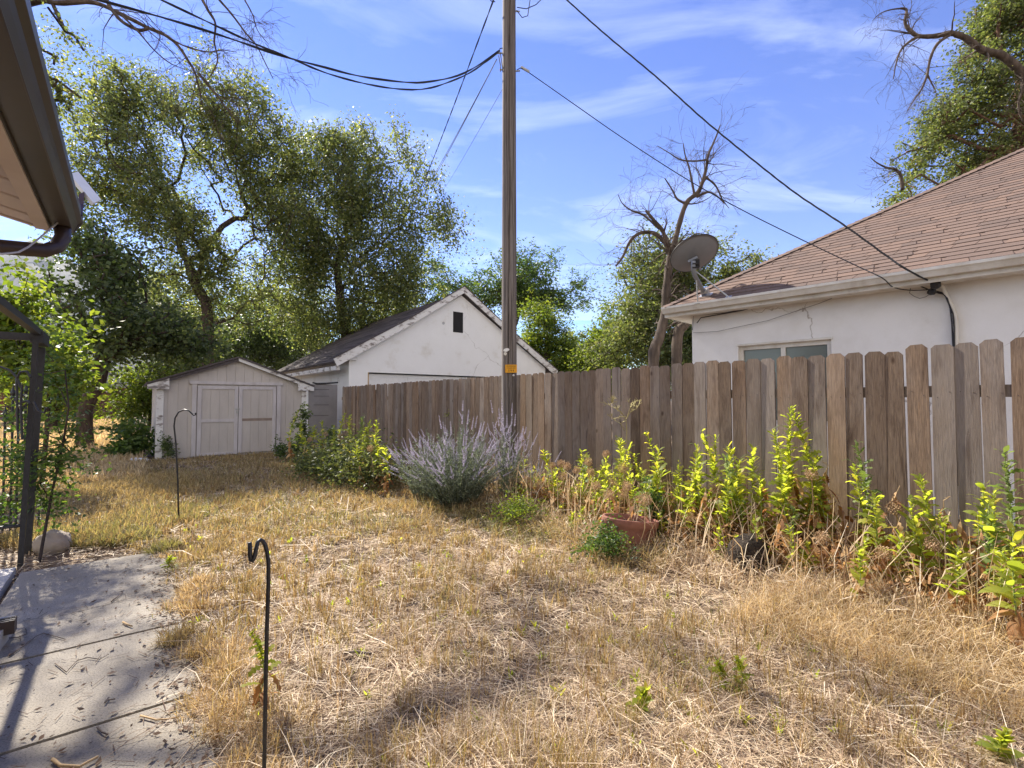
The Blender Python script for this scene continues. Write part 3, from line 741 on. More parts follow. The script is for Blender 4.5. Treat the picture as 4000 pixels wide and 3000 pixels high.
for k, (a, b) in enumerate(((d0 + 0.005, mid - 0.008), (mid + 0.008, d1_ - 0.005))):
    dz = 0.0 if k == 0 else 0.02
    dr = MB()
    dr.obox(D_(a, -0.004, 0.03 + dz), N * (b - a), S * 0.02, UP * (dt - 0.03 - dz))
    uu = a + 0.09
    while uu < b - 0.09:
        b_ = min(uu + 0.188, b - 0.085)
        dr.obox(D_(uu, -0.012, 0.04 + dz), N * (b_ - uu), S * 0.008, UP * (dt - 0.06 - dz)); uu += 0.194
    door = dr.build('door', M['shedwall'], sh)
    tm = MB()
    tm.obox(D_(a, -0.03, 0.035 + dz), N * 0.085, S * 0.025, UP * (dt - 0.04 - dz)); tm.obox(D_(b - 0.085, -0.03, 0.035 + dz), N * 0.085, S * 0.025, UP * (dt - 0.04 - dz))
    tm.obox(D_(a + 0.085, -0.03, dt - 0.085), N * (b - a - 0.17), S * 0.025, UP * 0.08)
    if k == 0:
        tm.obox(D_(a + 0.085, -0.03, 0.86), N * (b - a - 0.17), S * 0.025, UP * 0.075); tm.obox(D_(a + 0.085, -0.03, 0.035), N * (b - a - 0.17), S * 0.025, UP * 0.06)
    tm.build('door_frame', M['shedtrim'], door)
    if k == 1:
        st = MB().obox(D_(a + 0.087, -0.0135, 0.87), N * (b - a - 0.174), S * 0.0012, UP * 0.07).build('worn_strip', plain('bare_wood_strip', (0.26, 0.20, 0.165), 0.9), door)
lk = MB()
lk.obox(D_(mid - 0.07, -0.046, 1.17), N * 0.11, S * 0.014, UP * 0.035); lk.obox(D_(mid - 0.05, -0.062, 1.08), N * 0.045, S * 0.02, UP * 0.06)
lk.tube([D_(mid - 0.042, -0.052, 1.14), D_(mid - 0.042, -0.056, 1.18), D_(mid - 0.012, -0.056, 1.18), D_(mid - 0.012, -0.052, 1.14)], 0.004, 6)
lk.build('padlock', M['steel'], sh)

# grey panel between the shed and the fence
pn = thing('grey_gate_panel', W(4.15, 14.28, 0), 'plain grey panel with a black top edge between shed and fence', 'gate panel')
mb = MB().obox(W(3.98, 14.28, 0.05), N * 0.80, S * 0.03, UP * 1.82)
mb.build('panel', M['greypanel'], pn)
for z in (1.72, 1.53, 1.28, 0.98):
    MB().obox(W(4.12, 14.274, z), N * 0.42, S * 0.006, UP * 0.008).build('groove', M['rubber'], pn)
MB().tube([W(4.08, 14.27, 1.915), W(4.2, 14.27, 1.885), W(4.45, 14.27, 1.90), W(4.79, 14.27, 1.935)], [0.02, 0.028, 0.028, 0.024], 8).build('top_trim', M['rubber'], pn)

# ================================================================== neighbour's house
hdir = Vector((0.698, -0.716, 0)).normalized(); hin = Vector((0.716, 0.698, 0)).normalized()
hC = Vector((3.0, 8.07, 0))
ho = thing('stucco_house', hC, 'white stucco house with brown shingle hip roof and cream gutter beyond the fence', 'house')
def H(t, q, z): return hC + hdir * t + hin * q + UP * z
HW = 2.80
WT0, WT1, WZ0, WZ1 = 0.74, 1.98, 1.05, 2.24
mb = MB()
mb.obox(H(0, 0, -0.1), hdir * WT0, hin * 0.2, UP * (HW + 0.1)); mb.obox(H(WT1, 0, -0.1), hdir * (8.5 - WT1), hin * 0.2, UP * (HW + 0.1))
mb.obox(H(WT0, 0, -0.1), hdir * (WT1 - WT0), hin * 0.2, UP * (WZ0 + 0.1)); mb.obox(H(WT0, 0, WZ1), hdir * (WT1 - WT0), hin * 0.2, UP * (HW - WZ1))
mb.obox(H(0, 0.2, -0.1), hdir * 0.2, hin * 9.0, UP * (HW + 0.1))
mb.build('wall', M['stucco'], ho)
wf = MB()
for o_, a_, b_ in ((H(WT0, 0.05, WZ1 - 0.06), hdir * (WT1 - WT0), UP * 0.06), (H(WT0, 0.05, WZ0), hdir * (WT1 - WT0), UP * 0.06),
                   (H(WT0, 0.05, WZ0 + 0.06), hdir * 0.06, UP * (WZ1 - WZ0 - 0.12)), (H(WT1 - 0.06, 0.05, WZ0 + 0.06), hdir * 0.06, UP * (WZ1 - WZ0 - 0.12)),
                   (H((WT0 + WT1) / 2 - 0.03, 0.055, WZ0 + 0.06), hdir * 0.06, UP * (WZ1 - WZ0 - 0.12))):
    wf.obox(o_, a_, b_, hin * 0.07)
win = wf.build('window', M['cream'], ho)
MB().obox(H(WT0 + 0.06, 0.085, WZ0 + 0.06), hdir * (WT1 - WT0 - 0.12), hin * 0.01, UP * (WZ1 - WZ0 - 0.12)).build('pane', M['glass'], win)
MB().obox(H(WT0 - 0.02, -0.012, WZ1 + 0.003), hdir * (WT1 - WT0 + 0.04), hin * 0.06, UP * 0.03).build('lintel', M['cream'], win)
# eave: soffit, fascia, gutter
OV = 0.32
sof = MB().obox(H(-OV, -OV + 0.03, HW - 0.005), hdir * 9.0, hin * (OV - 0.03), UP * 0.02)
sof.obox(H(-OV + 0.03, 0, HW - 0.005), hdir * (OV - 0.03), hin * 9, UP * 0.02)
sof.build('soffit', M['cream'], ho)
MB().obox(H(-OV, -OV, HW - 0.02), hdir * 9.0, hin * 0.028, UP * 0.17).build('fascia', M['cream'], ho)
MB().obox(H(-OV, -OV + 0.03, HW - 0.02), hdir * 0.028, hin * 9.0, UP * 0.17).build('fascia', M['cream'], ho)
gu = MB()
prof = [(0, 0.02), (-0.07, 0.02), (-0.085, 0.05), (-0.10, 0.075), (-0.115, 0.09), (-0.115, 0.125), (-0.105, 0.125), (-0.105, 0.10), (-0.01, 0.06), (0, 0.125)]
gu.prism([H(-OV, -OV - 0.001 + a, HW + 0.015 + b) for a, b in prof], hdir * 9.05)
gu.build('gutter', M['cream'], ho)
# roof
ang2 = math.atan(0.622); up2 = hin * math.cos(ang2) + UP * math.sin(ang2); nr2 = UP * math.cos(ang2) - hin * math.sin(ang2)
e0 = H(-OV, -OV - 0.05, HW + 0.145)
ROOFP = 4.2
Dd = ROOFP / math.cos(ang2)
mb = MB()
mb.prism([e0, e0 + hdir * 9.0, e0 + hdir * 9.0 + up2 * Dd, e0 + hdir * ROOFP + up2 * Dd], -nr2 * 0.03)
rr_ = random.Random(21)
shingle_slab(mb, e0 + nr2 * 0.0015, hdir, up2, nr2, lambda d: d * math.cos(ang2), lambda d: 9.0, Dd, 0.135, 0.011, (0.16, 0.42), rr_, slant=0.05, gap=0.007)
mb.build('roof', M['shingle'], ho)
hipd = (hdir + hin) * ROOFP + UP * ROOFP * 0.622
# the other hip face, turned away from the yard
up3 = hdir * math.cos(ang2) + UP * math.sin(ang2); nr3 = UP * math.cos(ang2) - hdir * math.sin(ang2)
MB().prism([e0, e0 + hipd, e0 + hipd + hin * 1.0, e0 + hin * 9.4], -nr3 * 0.03).build('roof', M['shingle'], ho)
mb = MB(); L = hipd.length; hd = hipd.normalized(); k = 0
sx = hd.cross(UP).normalized()
while k * 0.14 < L:
    b0 = e0 + hd * (k * 0.14) + UP * 0.014
    w_ = 0.12
    l_, r_ = sx * w_ - UP * 0.045, -sx * w_ - UP * 0.045
    t_ = hd * 0.19
    mb.add([b0 + UP * 0.014, b0 + l_ + UP * 0.014, b0 + r_ + UP * 0.014, b0 + t_, b0 + t_ + l_, b0 + t_ + r_, b0 - UP * 0.005, b0 + l_ - UP * 0.005, b0 + r_ - UP * 0.005],
           [(0, 3, 4, 1), (0, 2, 5, 3), (0, 1, 7, 6), (0, 6, 8, 2)])
    k += 1
mb.build('hip_cap', M['shingle'], ho)
# conduit mast, weatherhead and wall wiring belong to the house
def hw(px, py, off=0.03):               # photo pixel onto the wall plane, off metres in front of it
    d = ray(px, py); o = Vector((0, 0, CAMZ)); pl = hC - hin * off
    k = (pl - o).dot(hin) / d.dot(hin)
    return o + d * k
cd = [hw(3655, 1090, 0.12), hw(3680, 1120, 0.08), hw(3702, 1165, 0.05), hw(3722, 1205, 0.045), hw(3735, 1245, 0.045), hw(3736, 1320, 0.045), hw(3740, 1420, 0.045)]
cd.append(Vector((cd[-1].x, cd[-1].y, 0.2)))
MB().tube(cd, 0.021, 10).build('conduit', M['cream'], ho, smooth=True)
hd_ = hw(3658, 1112, 0.17)
MB().lathe(hd_ + Vector((-.03, -.03, -.05)), [(0.03, 0), (0.05, 0.02), (0.05, 0.07), (0.03, 0.09)], axis=Vector((-0.4, -0.3, 0.8)), sides=12).build('weatherhead', M['rubber'], ho)
MB().lathe(hw(3634, 1136, 0.16), [(0.02, -0.02), (0.042, -0.01), (0.045, 0.03), (0.02, 0.06)], axis=Vector((0.6, -0.3, -0.5)), sides=10).build('splice_box', M['rubber'], ho)
for pts in ([(3645, 1135), (3680, 1143), (3700, 1165), (3712, 1205), (3718, 1260), (3722, 1340), (3730, 1420)], [(3645, 1140), (3690, 1150), (3708, 1190), (3722, 1225), (3727, 1280), (3727, 1420)]):
    q = [hw(x, y, 0.07) for x, y in pts]; q.append(Vector((q[-1].x, q[-1].y, 0.4)))
    MB().tube(q, 0.008, 6).build('wire', M['cable'], ho)
for pts, r, mt in (([(2722, 1262), (2738, 1241), (2900, 1212), (3000, 1183), (3200, 1146), (3400, 1130), (3540, 1102), (3575, 1110), (3630, 1132)], 0.008, 'cable'),
                   ([(2705, 1290), (2710, 1232), (2830, 1222), (3000, 1190), (3200, 1150), (3400, 1131), (3560, 1104), (3650, 1088)], 0.006, 'greycable'),
                   ([(2708, 1300), (2800, 1295), (3000, 1252), (3200, 1185), (3250, 1165)], 0.004, 'greycable'),
                   ([(3566, 1080), (3560, 1110), (3553, 1145), (3570, 1157), (3592, 1166), (3615, 1160), (3632, 1150)], 0.004, 'greycable')):
    MB().tube([hw(x, y, 0.05) for x, y in pts], r, 5).build('wire', M[mt], ho)

# ================================================================== satellite dish on that roof
def roofpt(px, py, off=0.0):
    d = ray(px, py); o = Vector((0, 0, CAMZ)); k = (e0 + nr2 * off - o).dot(nr2) / d.dot(nr2)
    return o + d * k
foot = roofpt(2757, 1150, 0.02)
sd = thing('satellite_dish', foot, 'dark grey satellite dish on a braced mast at the roof corner', 'satellite dish')
fy = foot.y
dc = at(2714, 995, fy - 0.1)
view = (dc - Vector((0, 0, CAMZ))).normalized()
right = view.cross(UP).normalized(); upv = right.cross(view).normalized()
tilt = R(43)
mdir = (-right * 0.40 + upv * 0.92).normalized()
dn = (view * math.cos(tilt) + mdir * math.sin(tilt)).normalized()
mb = MB()
RD = 0.36
profd = []
for i in range(9):
    r = RD * i / 8; profd.append((max(r, 0.001), 0.085 * (r / RD) ** 2))
vs, fs = [], []
ux = (dn.cross(view)).normalized(); uy = dn.cross(ux).normalized()
n_ = 40
for lay in (0, 0.006):
    for r, h in profd:
        for k in range(n_):
            a = 2 * math.pi * k / n_
            vs.append(dc + dn * (h - 0.06 + lay) + ux * (r * 1.04 * math.cos(a)) + uy * (r * 0.96 * math.sin(a)))
rows = len(profd)
for l in range(2):
    for i in range(rows - 1):
        for k in range(n_):
            k2 = (k + 1) % n_; b = l * rows * n_
            q = (b + i * n_ + k, b + i * n_ + k2, b + (i + 1) * n_ + k2, b + (i + 1) * n_ + k)
            fs.append(q if l else q[::-1])
for k in range(n_):
    k2 = (k + 1) % n_; b = (rows - 1) * n_; b2 = rows * n_ + (rows - 1) * n_
    fs.append((b + k, b + k2, b2 + k2, b2 + k))
mb.add(vs, fs).build('reflector', M['dish'], sd, smooth=True)
rim = [dc + dn * 0.028 + ux * (RD * 1.04 * math.cos(a)) + uy * (RD * 0.96 * math.sin(a)) for a in [2 * math.pi * k / 40 for k in range(41)]]
MB().tube(rim, 0.007, 6, cap=False).build('rim', M['rubber'], sd)
hub = at(2712, 1028, fy - 0.26)
MB().cbox(hub + view * 0.10 + upv * 0.01, ux * 0.15, uy * 0.16, dn * 0.05).build('mount_plate', M['dish'], sd)
mt = MB(); top = at(2708, 1020, fy - 0.30)
mt.tube([top, at(2708, 1042, fy - 0.30), at(2711, 1068, fy - 0.28), at(2722, 1092, fy - 0.2), at(2742, 1128, fy - 0.06), foot + UP * 0.02], 0.034, 12)
mt.build('mast', M['dish'], sd, smooth=True)
cl = MB(); cl.cbox(at(2719, 1030, fy - 0.26), right * 0.10, upv * 0.13, view * 0.06); cl.tube([at(2705, 1030, fy - 0.33), at(2730, 1030, fy - 0.33)], 0.012, 6); cl.tube([at(2705, 1045, fy - 0.33), at(2730, 1045, fy - 0.33)], 0.012, 6)
cl.build('clamp', M['rubber'], sd)
fp = MB(); fp.cbox(foot - nr2 * 0.012, hdir * 0.20, up2 * 0.12, nr2 * 0.012); fp.cbox(foot + nr2 * 0.04 + hdir * 0.045, hdir * 0.008, up2 * 0.10, nr2 * 0.10); fp.cbox(foot + nr2 * 0.04 - hdir * 0.045, hdir * 0.008, up2 * 0.10, nr2 * 0.10)
fp.lathe(foot + nr2 * 0.05 - hdir * 0.055, [(0.045, 0), (0.045, 0.11)], axis=hdir, sides=14)
fp.build('foot', M['steel'], sd)
for px, py in ((2726, 1183), (2846, 1160)):
    q = roofpt(px, py, 0.01)
    stb = MB().tube([at(2718, 1060, fy - 0.24), q], 0.011, 8); stb.cbox(q, hdir * 0.09, up2 * 0.06, nr2 * 0.01)
    stb.build('strut', M['steel'], sd)
lnb = MB(); ae = dc + dn * 0.42 - mdir * 0.12 * 0 + uy * 0.0
low = dc - uy * (RD * 0.9) * (1 if uy.z > 0 else -1)
lnb.tube([hub + dn * 0.05, low - UP * 0.03, low + dn * 0.38 - UP * 0.02], 0.013, 8); lnb.lathe(low + dn * 0.36, [(0.03, 0), (0.03, 0.09)], axis=-dn + UP * 0.6, sides=10)
lnb.build('feed_arm', M['dish'], sd)

# ================================================================== our own house: eave, gutter, downspout, step
oh = thing('own_house', W(-1.3, 2, 0), 'near house eave with beige soffit and brown gutter overhead', 'house')
ge, gz = 4.28, 2.50                      # gutter end along the yard axis, gutter base height
go, gi = -0.265, -0.405
def gout(s): return go - 0.012 * (s - 1.5)
mb = MB()
prof = [(gi, 0.0), (go - 0.045, 0.0), (go - 0.03, 0.035), (go - 0.022, 0.06), (go, 0.075), (go, 0.125), (go - 0.012, 0.125), (go - 0.012, 0.085), (gi + 0.004, 0.02), (gi, 0.13)]
mb.prism([W(a, -2.0, gz + b) for a, b in prof], S * (ge + 2.0))
mb.build('gutter', M['gutter'], oh)
MB().prism([W(a, ge + 0.001, gz + b) for a, b in [(gi, -0.002), (go - 0.04, -0.002), (go + 0.002, 0.07), (go + 0.002, 0.128), (gi, 0.13)]], S * 0.006).build('gutter_end', M['gutter'], oh)
MB().tube([W(go - 0.045, -2, gz + 0.001), W(go - 0.045, ge, gz + 0.001)], 0.004, 6).build('gutter_seam', M['gutter'], oh)
mb = MB()
mb.obox(W(gi - 0.006, -2, gz - 0.02), N * 0.004, S * (ge + 1.95), UP * 0.16)
mb.build('fascia_board', M['gutter'], oh)
tr = MB().prism([W(gi - 0.008, -2, gz - 0.03), W(gi - 0.075, -2, gz - 0.03), W(gi - 0.085, -2, gz - 0.005), W(gi - 0.008, -2, gz + 0.02)], S * (ge + 1.93))
tr.build('fascia_trim', M['soffit'], oh)
sp = 0.23
mb = MB()
s_ = -2.0
while s_ < ge - 0.10:
    s2 = min(s_ + 0.285, ge - 0.075)
    a0, a1 = gi - 0.085, -2.2
    mb.prism([W(a0, s_, gz - 0.002), W(a1, s_, gz - 0.002 + (a0 - a1) * sp), W(a1, s2, gz - 0.002 + (a0 - a1) * sp), W(a0, s2, gz - 0.002)], UP * 0.02)
    for q in (0.012, 0.024, 0.036):       # the ribs at each soffit joint
        mb.prism([W(a0, s_ + q, gz - 0.006), W(a1, s_ + q, gz - 0.006 + (a0 - a1) * sp), W(a1, s_ + q + 0.006, gz - 0.006 + (a0 - a1) * sp), W(a0, s_ + q + 0.006, gz - 0.006)], UP * 0.004)
    s_ += 0.285
mb.build('soffit', M['soffit'], oh)
mb = MB().prism([W(gi - 0.01, ge - 0.07, gz - 0.03), W(-2.2, ge - 0.07, gz - 0.03 + 1.82 * sp), W(-2.2, ge - 0.07, gz + 0.16 + 1.82 * sp), W(gi - 0.01, ge - 0.07, gz + 0.13)], S * 0.03)
mb.build('rake_trim', M['soffit'], oh)
mb = MB().prism([W(go - 0.03, -2, gz + 0.135), W(-3.4, -2, gz + 0.135 + 3.15 * sp), W(-3.4, -2, gz + 0.19 + 3.15 * sp), W(go - 0.03, -2, gz + 0.165)], S * (ge + 2.0))
mb.build('roof', M['darkroof'], oh)
MB().obox(W(-1.5, -2, -0.1), N * 0.2, S * (ge + 1.45), UP * 2.9).build('wall', M['brick'], oh)
ds = [W(-0.35, ge - 0.10, gz + 0.0), W(-0.35, ge - 0.10, gz - 0.07), W(-0.375, ge - 0.13, gz - 0.14), W(-0.42, ge - 0.2, gz - 0.19), W(-0.65, ge - 0.32, gz - 0.235), W(-1.05, ge - 0.55, gz - 0.30), W(-1.22, ge - 0.64, gz - 0.36), W(-1.255, ge - 0.66, gz - 0.5), W(-1.255, ge - 0.66, 0.16), W(-1.2, ge - 0.66, 0.10)]
MB().tube(ds, 0.042, 14).build('downspout', M['downspout'], oh, smooth=True)
mb = MB()
q0 = gnd(62, 2440, 0.10)
for k in range(5):
    mb.obox(q0 - N * 1.0 - S * (0.042 - 0.017 * k) + UP * (-0.035), N * 1.0, S * 0.0145, UP * (0.075 + (0.003 if k % 2 else 0)))
mb.build('downspout_outlet', M['downspout'], oh)
ste = MB(); ss = gnd(22, 2540, 0.0)
ste.prism([Vector((ss.x, ss.y, -0.05)) + S * 0.28, Vector((ss.x, ss.y, -0.05)) - S * 0.34 - N * 0.05, Vector((ss.x, ss.y, -0.05)) - S * 0.34 - N * 0.9, Vector((ss.x, ss.y, -0.05)) + S * 0.28 - N * 0.9], UP * 0.15)
ste.build('step', M['concrete2'], oh)
# antenna and its cord
an = thing('flat_antenna', W(go + 0.01, ge - 0.12, gz + 0.06), 'small flat white antenna panel on the brown gutter end', 'antenna')
ac = at(331, 735, 3.22)
l_ = (at(382, 792, 3.22) - at(290, 680, 3.22))
lx = l_.normalized(); vw = ray(331, 735).normalized(); wx = lx.cross(vw).normalized()
wd = (wx * 0.42 + vw * 0.9).normalized()
MB().cbox(ac, lx * l_.length, wd * 0.12, lx.cross(wd).normalized() * 0.022).build('panel', M['white'], an)
br = MB().cbox(ac - wx * 0.0 + at(318, 778, 3.16) - at(331, 735, 3.22), UP * 0.085, wx * 0.035, vw * 0.04); br.tube([at(318, 795, 3.16), W(go - 0.005, ge - 0.12, gz + 0.09)], 0.012, 8)
br.build('bracket', plain('dark_purple_plastic', (0.045, 0.03, 0.07), 0.5), an)
tag(MB().tube([at(297, 812, 3.1), at(230, 865, 3.0), at(160, 925, 2.85), at(110, 965, 2.7), at(72, 985, 2.55), at(10, 992, 2.4), at(-60, 985, 2.3)], 0.005, 6).build('antenna_cord', M['whitecable']), 'thin pale cord hanging from the antenna past the downspout', 'cord')
# ================================================================== overhead cables
def cable(name, pts, r, label, mat='cable', strands=1, twist=0.5, group='overhead cables'):
    pts = [Vector(p) for p in pts]
    # resample smoothly
    q = []
    for i in range(len(pts) - 1):
        p0, p1, p2, p3 = pts[max(i - 1, 0)], pts[i], pts[i + 1], pts[min(i + 2, len(pts) - 1)]
        m = max(2, int((p2 - p1).length / 0.12)) if strands > 1 else 6
        for j in range(m):
            t = j / m
            q.append(0.5 * ((2 * p1) + (p2 - p0) * t + (2 * p0 - 5 * p1 + 4 * p2 - p3) * t * t + (3 * p1 - p0 - 3 * p2 + p3) * t ** 3))
    q.append(pts[-1])
    mb = MB()
    if strands == 1:
        mb.tube(q, r, 6)
    else:
        dl = 0.0
        for k in range(strands):
            out = []; dl = 0.0
            for i, p in enumerate(q):
                if i: dl += (p - q[i - 1]).length
                t = (q[min(i + 1, len(q) - 1)] - q[max(i - 1, 0)]).normalized()
                u = t.cross(UP).normalized(); w = t.cross(u)
                a = dl / twist * 2 * math.pi + 2 * math.pi * k / strands
                out.append(p + (u * math.cos(a) + w * math.sin(a)) * r * 0.95)
            mb.tube(out, r, 5)
    return tag(mb.build(name, M[mat]), label, 'cable', group)
cable('overhead_cable', [a2(x, y, Y) for x, y, Y in [(1079, 108, 7.5), (1040, 137, 7.3), (990, 163, 7.05), (930, 176, 6.8), (880, 178, 6.6), (780, 165, 6.2), (700, 145, 5.9), (600, 118, 5.6), (470, 74, 5.2), (345, 36, 4.85), (200, -4, 4.5), (0, -60, 4.0)]], 0.0075, 'upper thick cable sagging from the pole hook to the top left', strands=2, twist=1.4)
cable('overhead_cable', [a2(x, y, Y) for x, y, Y in [(1078, 112, 7.48), (1040, 141, 7.28), (1000, 165, 7.1), (930, 190, 6.8), (870, 193, 6.55), (790, 181, 6.2), (700, 156, 5.9), (620, 122, 5.6), (545, 92, 5.3), (345, -2, 4.6), (200, -72, 4.1)]], 0.0065, 'lower thick cable sagging from the pole hook, dipping below its twin', strands=2, twist=0.9)
cable('overhead_cable', [a2(1066, 0, 7.45).lerp(a2(868, 480, 32), t) - UP * (0.5 * math.sin(math.pi * t)) for t in [i / 10 for i in range(11)]] , 0.007, 'twisted dark cable running steeply from pole top down behind the elm', strands=2, twist=1.2)
cable('overhead_cable', [a2(1073, 128, 7.48).lerp(a2(905, 425, 32), t) - UP * (0.3 * math.sin(math.pi * t)) for t in [i / 8 for i in range(9)]], 0.008, 'thin straight wire from the pole hook towards the right-hand elm crown')
cable('overhead_cable', [a2(1064, 146, 7.48).lerp(a2(898, 428, 32), t) - UP * (0.3 * math.sin(math.pi * t)) for t in [i / 8 for i in range(9)]], 0.007, 'thin wire hanging just left of the straight wire below the pole hook')
cable('overhead_cable', [a2(1085, 193, 7.58).lerp(a2(935, 438, 32), t) - UP * (0.2 * math.sin(math.pi * t)) for t in [i / 8 for i in range(9)]], 0.004, 'thinnest single wire leaving the pole lowest, towards the elm crown')
c6e = hd_.copy()
cable('service_drop', [a2(x, y, Y) for x, y, Y in [(1118, -100, 7.5), (1225, 0, 7.36), (1310, 76, 7.2), (1420, 168, 7.02), (1520, 258, 6.85), (1620, 340, 6.7), (1720, 418, 6.52), (1820, 484, 6.1), (1920, 556, 5.75), (1962, 584, 5.6)]] + [c6e], 0.0065, 'thick twisted service cable from pole top to the stucco house conduit', strands=3, twist=0.75)
cable('phone_line', [a2(x, y, Y) for x, y, Y in [(1130, 148, 7.5), (1240, 225, 7.3), (1345, 298, 7.1), (1480, 385, 6.85), (1600, 452, 6.65), (1720, 512, 6.45), (1850, 574, 5.98), (1905, 600, 5.78)]] + [hw(3490, 1122, 0.30), hw(3560, 1134, 0.2), hw(3632, 1131, 0.15)], 0.0065, 'single thin black line from pole side down to the house eave')
MB().tube([a2(1126, 145, 7.5), a2(1143, 155, 7.48)], 0.022, 8).build('line_clamp', M['steel'], p)
for pts in ([(1079, 105), (1086, 104)], [(1079, 108), (1083, 130), (1086, 150), (1084, 152)], [(1077, 120), (1081, 140), (1081, 155)], [(1117, 16), (1137, 19), (1158, 10), (1172, -4)], [(1116, 22), (1128, 38), (1140, 34), (1146, -6)], [(1117, 151), (1124, 147), (1130, 149)], [(1070, 4), (1061, 2), (1052, -8)]):
    MB().tube([a2(x, y, 7.48) for x, y in pts], 0.007, 5).build('wire', M['cable'], p)

# ================================================================== trees
def blob(x, y, r, Y, k=1.0):                   # centre and radii from the 2212 px view at distance Y
    c = a2(x, y, Y); rr = r * 4000 / 2212 / FPX * Y
    return (c, rr, rr * k)
def grow_tree(name, label, base, trunk_pts, trunk_r, blobs, ncl, per, leaf, lmat, bmat, seed, droop=0.5, sig=0.32, group=None, shell=0.45, rtip=0.012, gaps=0.35, aspect=0.5, cat='tree', stem='trunk', foliage='crown', vine=0, sigz=0.8, gfreq=0.8, spray=1.25, taper=0.45):
    rg = np.random.default_rng(seed)
    root = thing(name, base, label, cat, group)
    vol = np.array([b[1] * b[1] * b[2] for b in blobs]); vol /= vol.sum()
    cl = []
    while len(cl) < ncl:
        c, r, rv = blobs[rg.choice(len(blobs), p=vol)]
        v = rg.normal(size=3); v /= np.linalg.norm(v)
        v *= rg.random() ** shell
        q = np.array([c.x + v[0] * r, c.y + v[1] * r, c.z + v[2] * rv])
        if q[2] < 0.15: continue
        f = fbm(q[0] * gfreq + seed, q[2] * gfreq + q[1] * gfreq * 0.7, 3, seed % 50)
        if f < gaps * (0.9 + 0.2 * rg.random()): continue
        cl.append(q)
    cl = np.array(cl)
    nodes = [np.array(q, float) for q in trunk_pts]; par = [-1] + list(range(len(trunk_pts) - 1))
    top = nodes[-1]
    order = np.argsort(np.linalg.norm(cl - top, axis=1))
    plen = [0.0]
    for i in range(1, len(nodes)): plen.append(plen[-1] + np.linalg.norm(nodes[i] - nodes[i - 1]))
    leafnode = []
    lo = min(2, len(nodes) - 1)
    for ci in order:
        c = cl[ci]
        A = np.array(nodes); d = np.linalg.norm(A - c, axis=1) + 0.22 * np.array(plen)
        d[A[:, 2] > c[2] + 0.8] += 0.8
        d[:lo] += 50
        b = int(np.argmin(d)); pth = c - A[b]; L = np.linalg.norm(pth)
        if L < 0.05:
            leafnode.append(b); continue
        k = max(1, min(4, int(L / 0.5)))
        prev = b
        sag = np.array([0, 0, 0.10 * L * (1 if droop < 0.6 else 1.6)])
        for j in range(1, k + 1):
            t = j / k
            q = A[b] + pth * t + sag * math.sin(math.pi * t) + rg.normal(size=3) * 0.05 * L * (0 if j == k else 1)
            nodes.append(q); par.append(prev); plen.append(plen[prev] + L / k); prev = len(nodes) - 1
        leafnode.append(prev)
    cnt = np.zeros(len(nodes))
    for l in leafnode: cnt[l] += 1
    for i in range(len(nodes) - 1, 0, -1):
        cnt[par[i]] += cnt[i]
    tot = cnt[0] if cnt[0] else 1
    rad = rtip + (trunk_r - rtip) * (cnt / tot) ** 0.52
    for i in range(len(trunk_pts)):
        rad[i] = max(rad[i], trunk_r * (1 - taper * i / max(1, len(trunk_pts) - 1)))
    rad[0] *= 1.25
    mb = MB(); 
    for i in range(1, len(nodes)):
        a, b = Vector(nodes[par[i]]), Vector(nodes[i])
        if (a - b).length < 1e-4: continue
        mb.tube([a, b], [rad[i] if par[i] >= len(trunk_pts) or i >= len(trunk_pts) else rad[par[i]], rad[i]], 10 if rad[i] > 0.08 else (5 if rad[i] > 0.02 else 3), cap=False)
    mb.build(stem, bmat, root, smooth=True)
    # leaves
    n = ncl * per
    cidx = np.repeat(np.arange(ncl), per)
    szc = rg.uniform(0.65, 1.35, ncl)
    ax = rg.normal(size=(ncl, 3)) + (cl - cl.mean(0)) / (np.abs(cl - cl.mean(0)).max() + 1e-6) * 0.8; ax[:, 2] -= droop * 0.8; ax /= np.linalg.norm(ax, axis=1)[:, None]
    off = rg.normal(size=(n, 3)) * np.array([sig, sig, sig * sigz]) * 0.55 * szc[cidx][:, None] + ax[cidx] * (rg.uniform(-1.2, 2.3, n) * sig * spray * szc[cidx])[:, None]
    P = cl[cidx] + off
    P[:, 2] -= droop * (off[:, 0] ** 2 + off[:, 1] ** 2) ** 0.5 * 0.5 * rg.random(n)
    if vine:
        P[:, 2] -= vine * rg.random(n) ** 2
    P = P[P[:, 2] > 0.05]; n = len(P)
    yaw = rg.uniform(0, 2 * np.pi, n)
    down = rg.normal(-droop, 0.55, n)
    D = np.stack([np.cos(yaw), np.sin(yaw), down], 1); D /= np.linalg.norm(D, axis=1)[:, None]
    T = rg.normal(size=(n, 3)); B = np.cross(D, T); B /= np.linalg.norm(B, axis=1)[:, None] + 1e-9
    sz = leaf * rg.uniform(0.55, 1.3, n)
    V = np.empty((n, 4, 3))
    V[:, 0] = P; V[:, 2] = P + D * sz[:, None]
    md = P + D * (sz * 0.45)[:, None]; Nn_ = np.cross(D, B) * (sz * 0.08)[:, None]
    V[:, 1] = md + B * (sz * aspect * 0.5)[:, None] + Nn_; V[:, 3] = md - B * (sz * aspect * 0.5)[:, None] + Nn_
    mesh_np(foliage, V, lmat, root, 4)
    return root

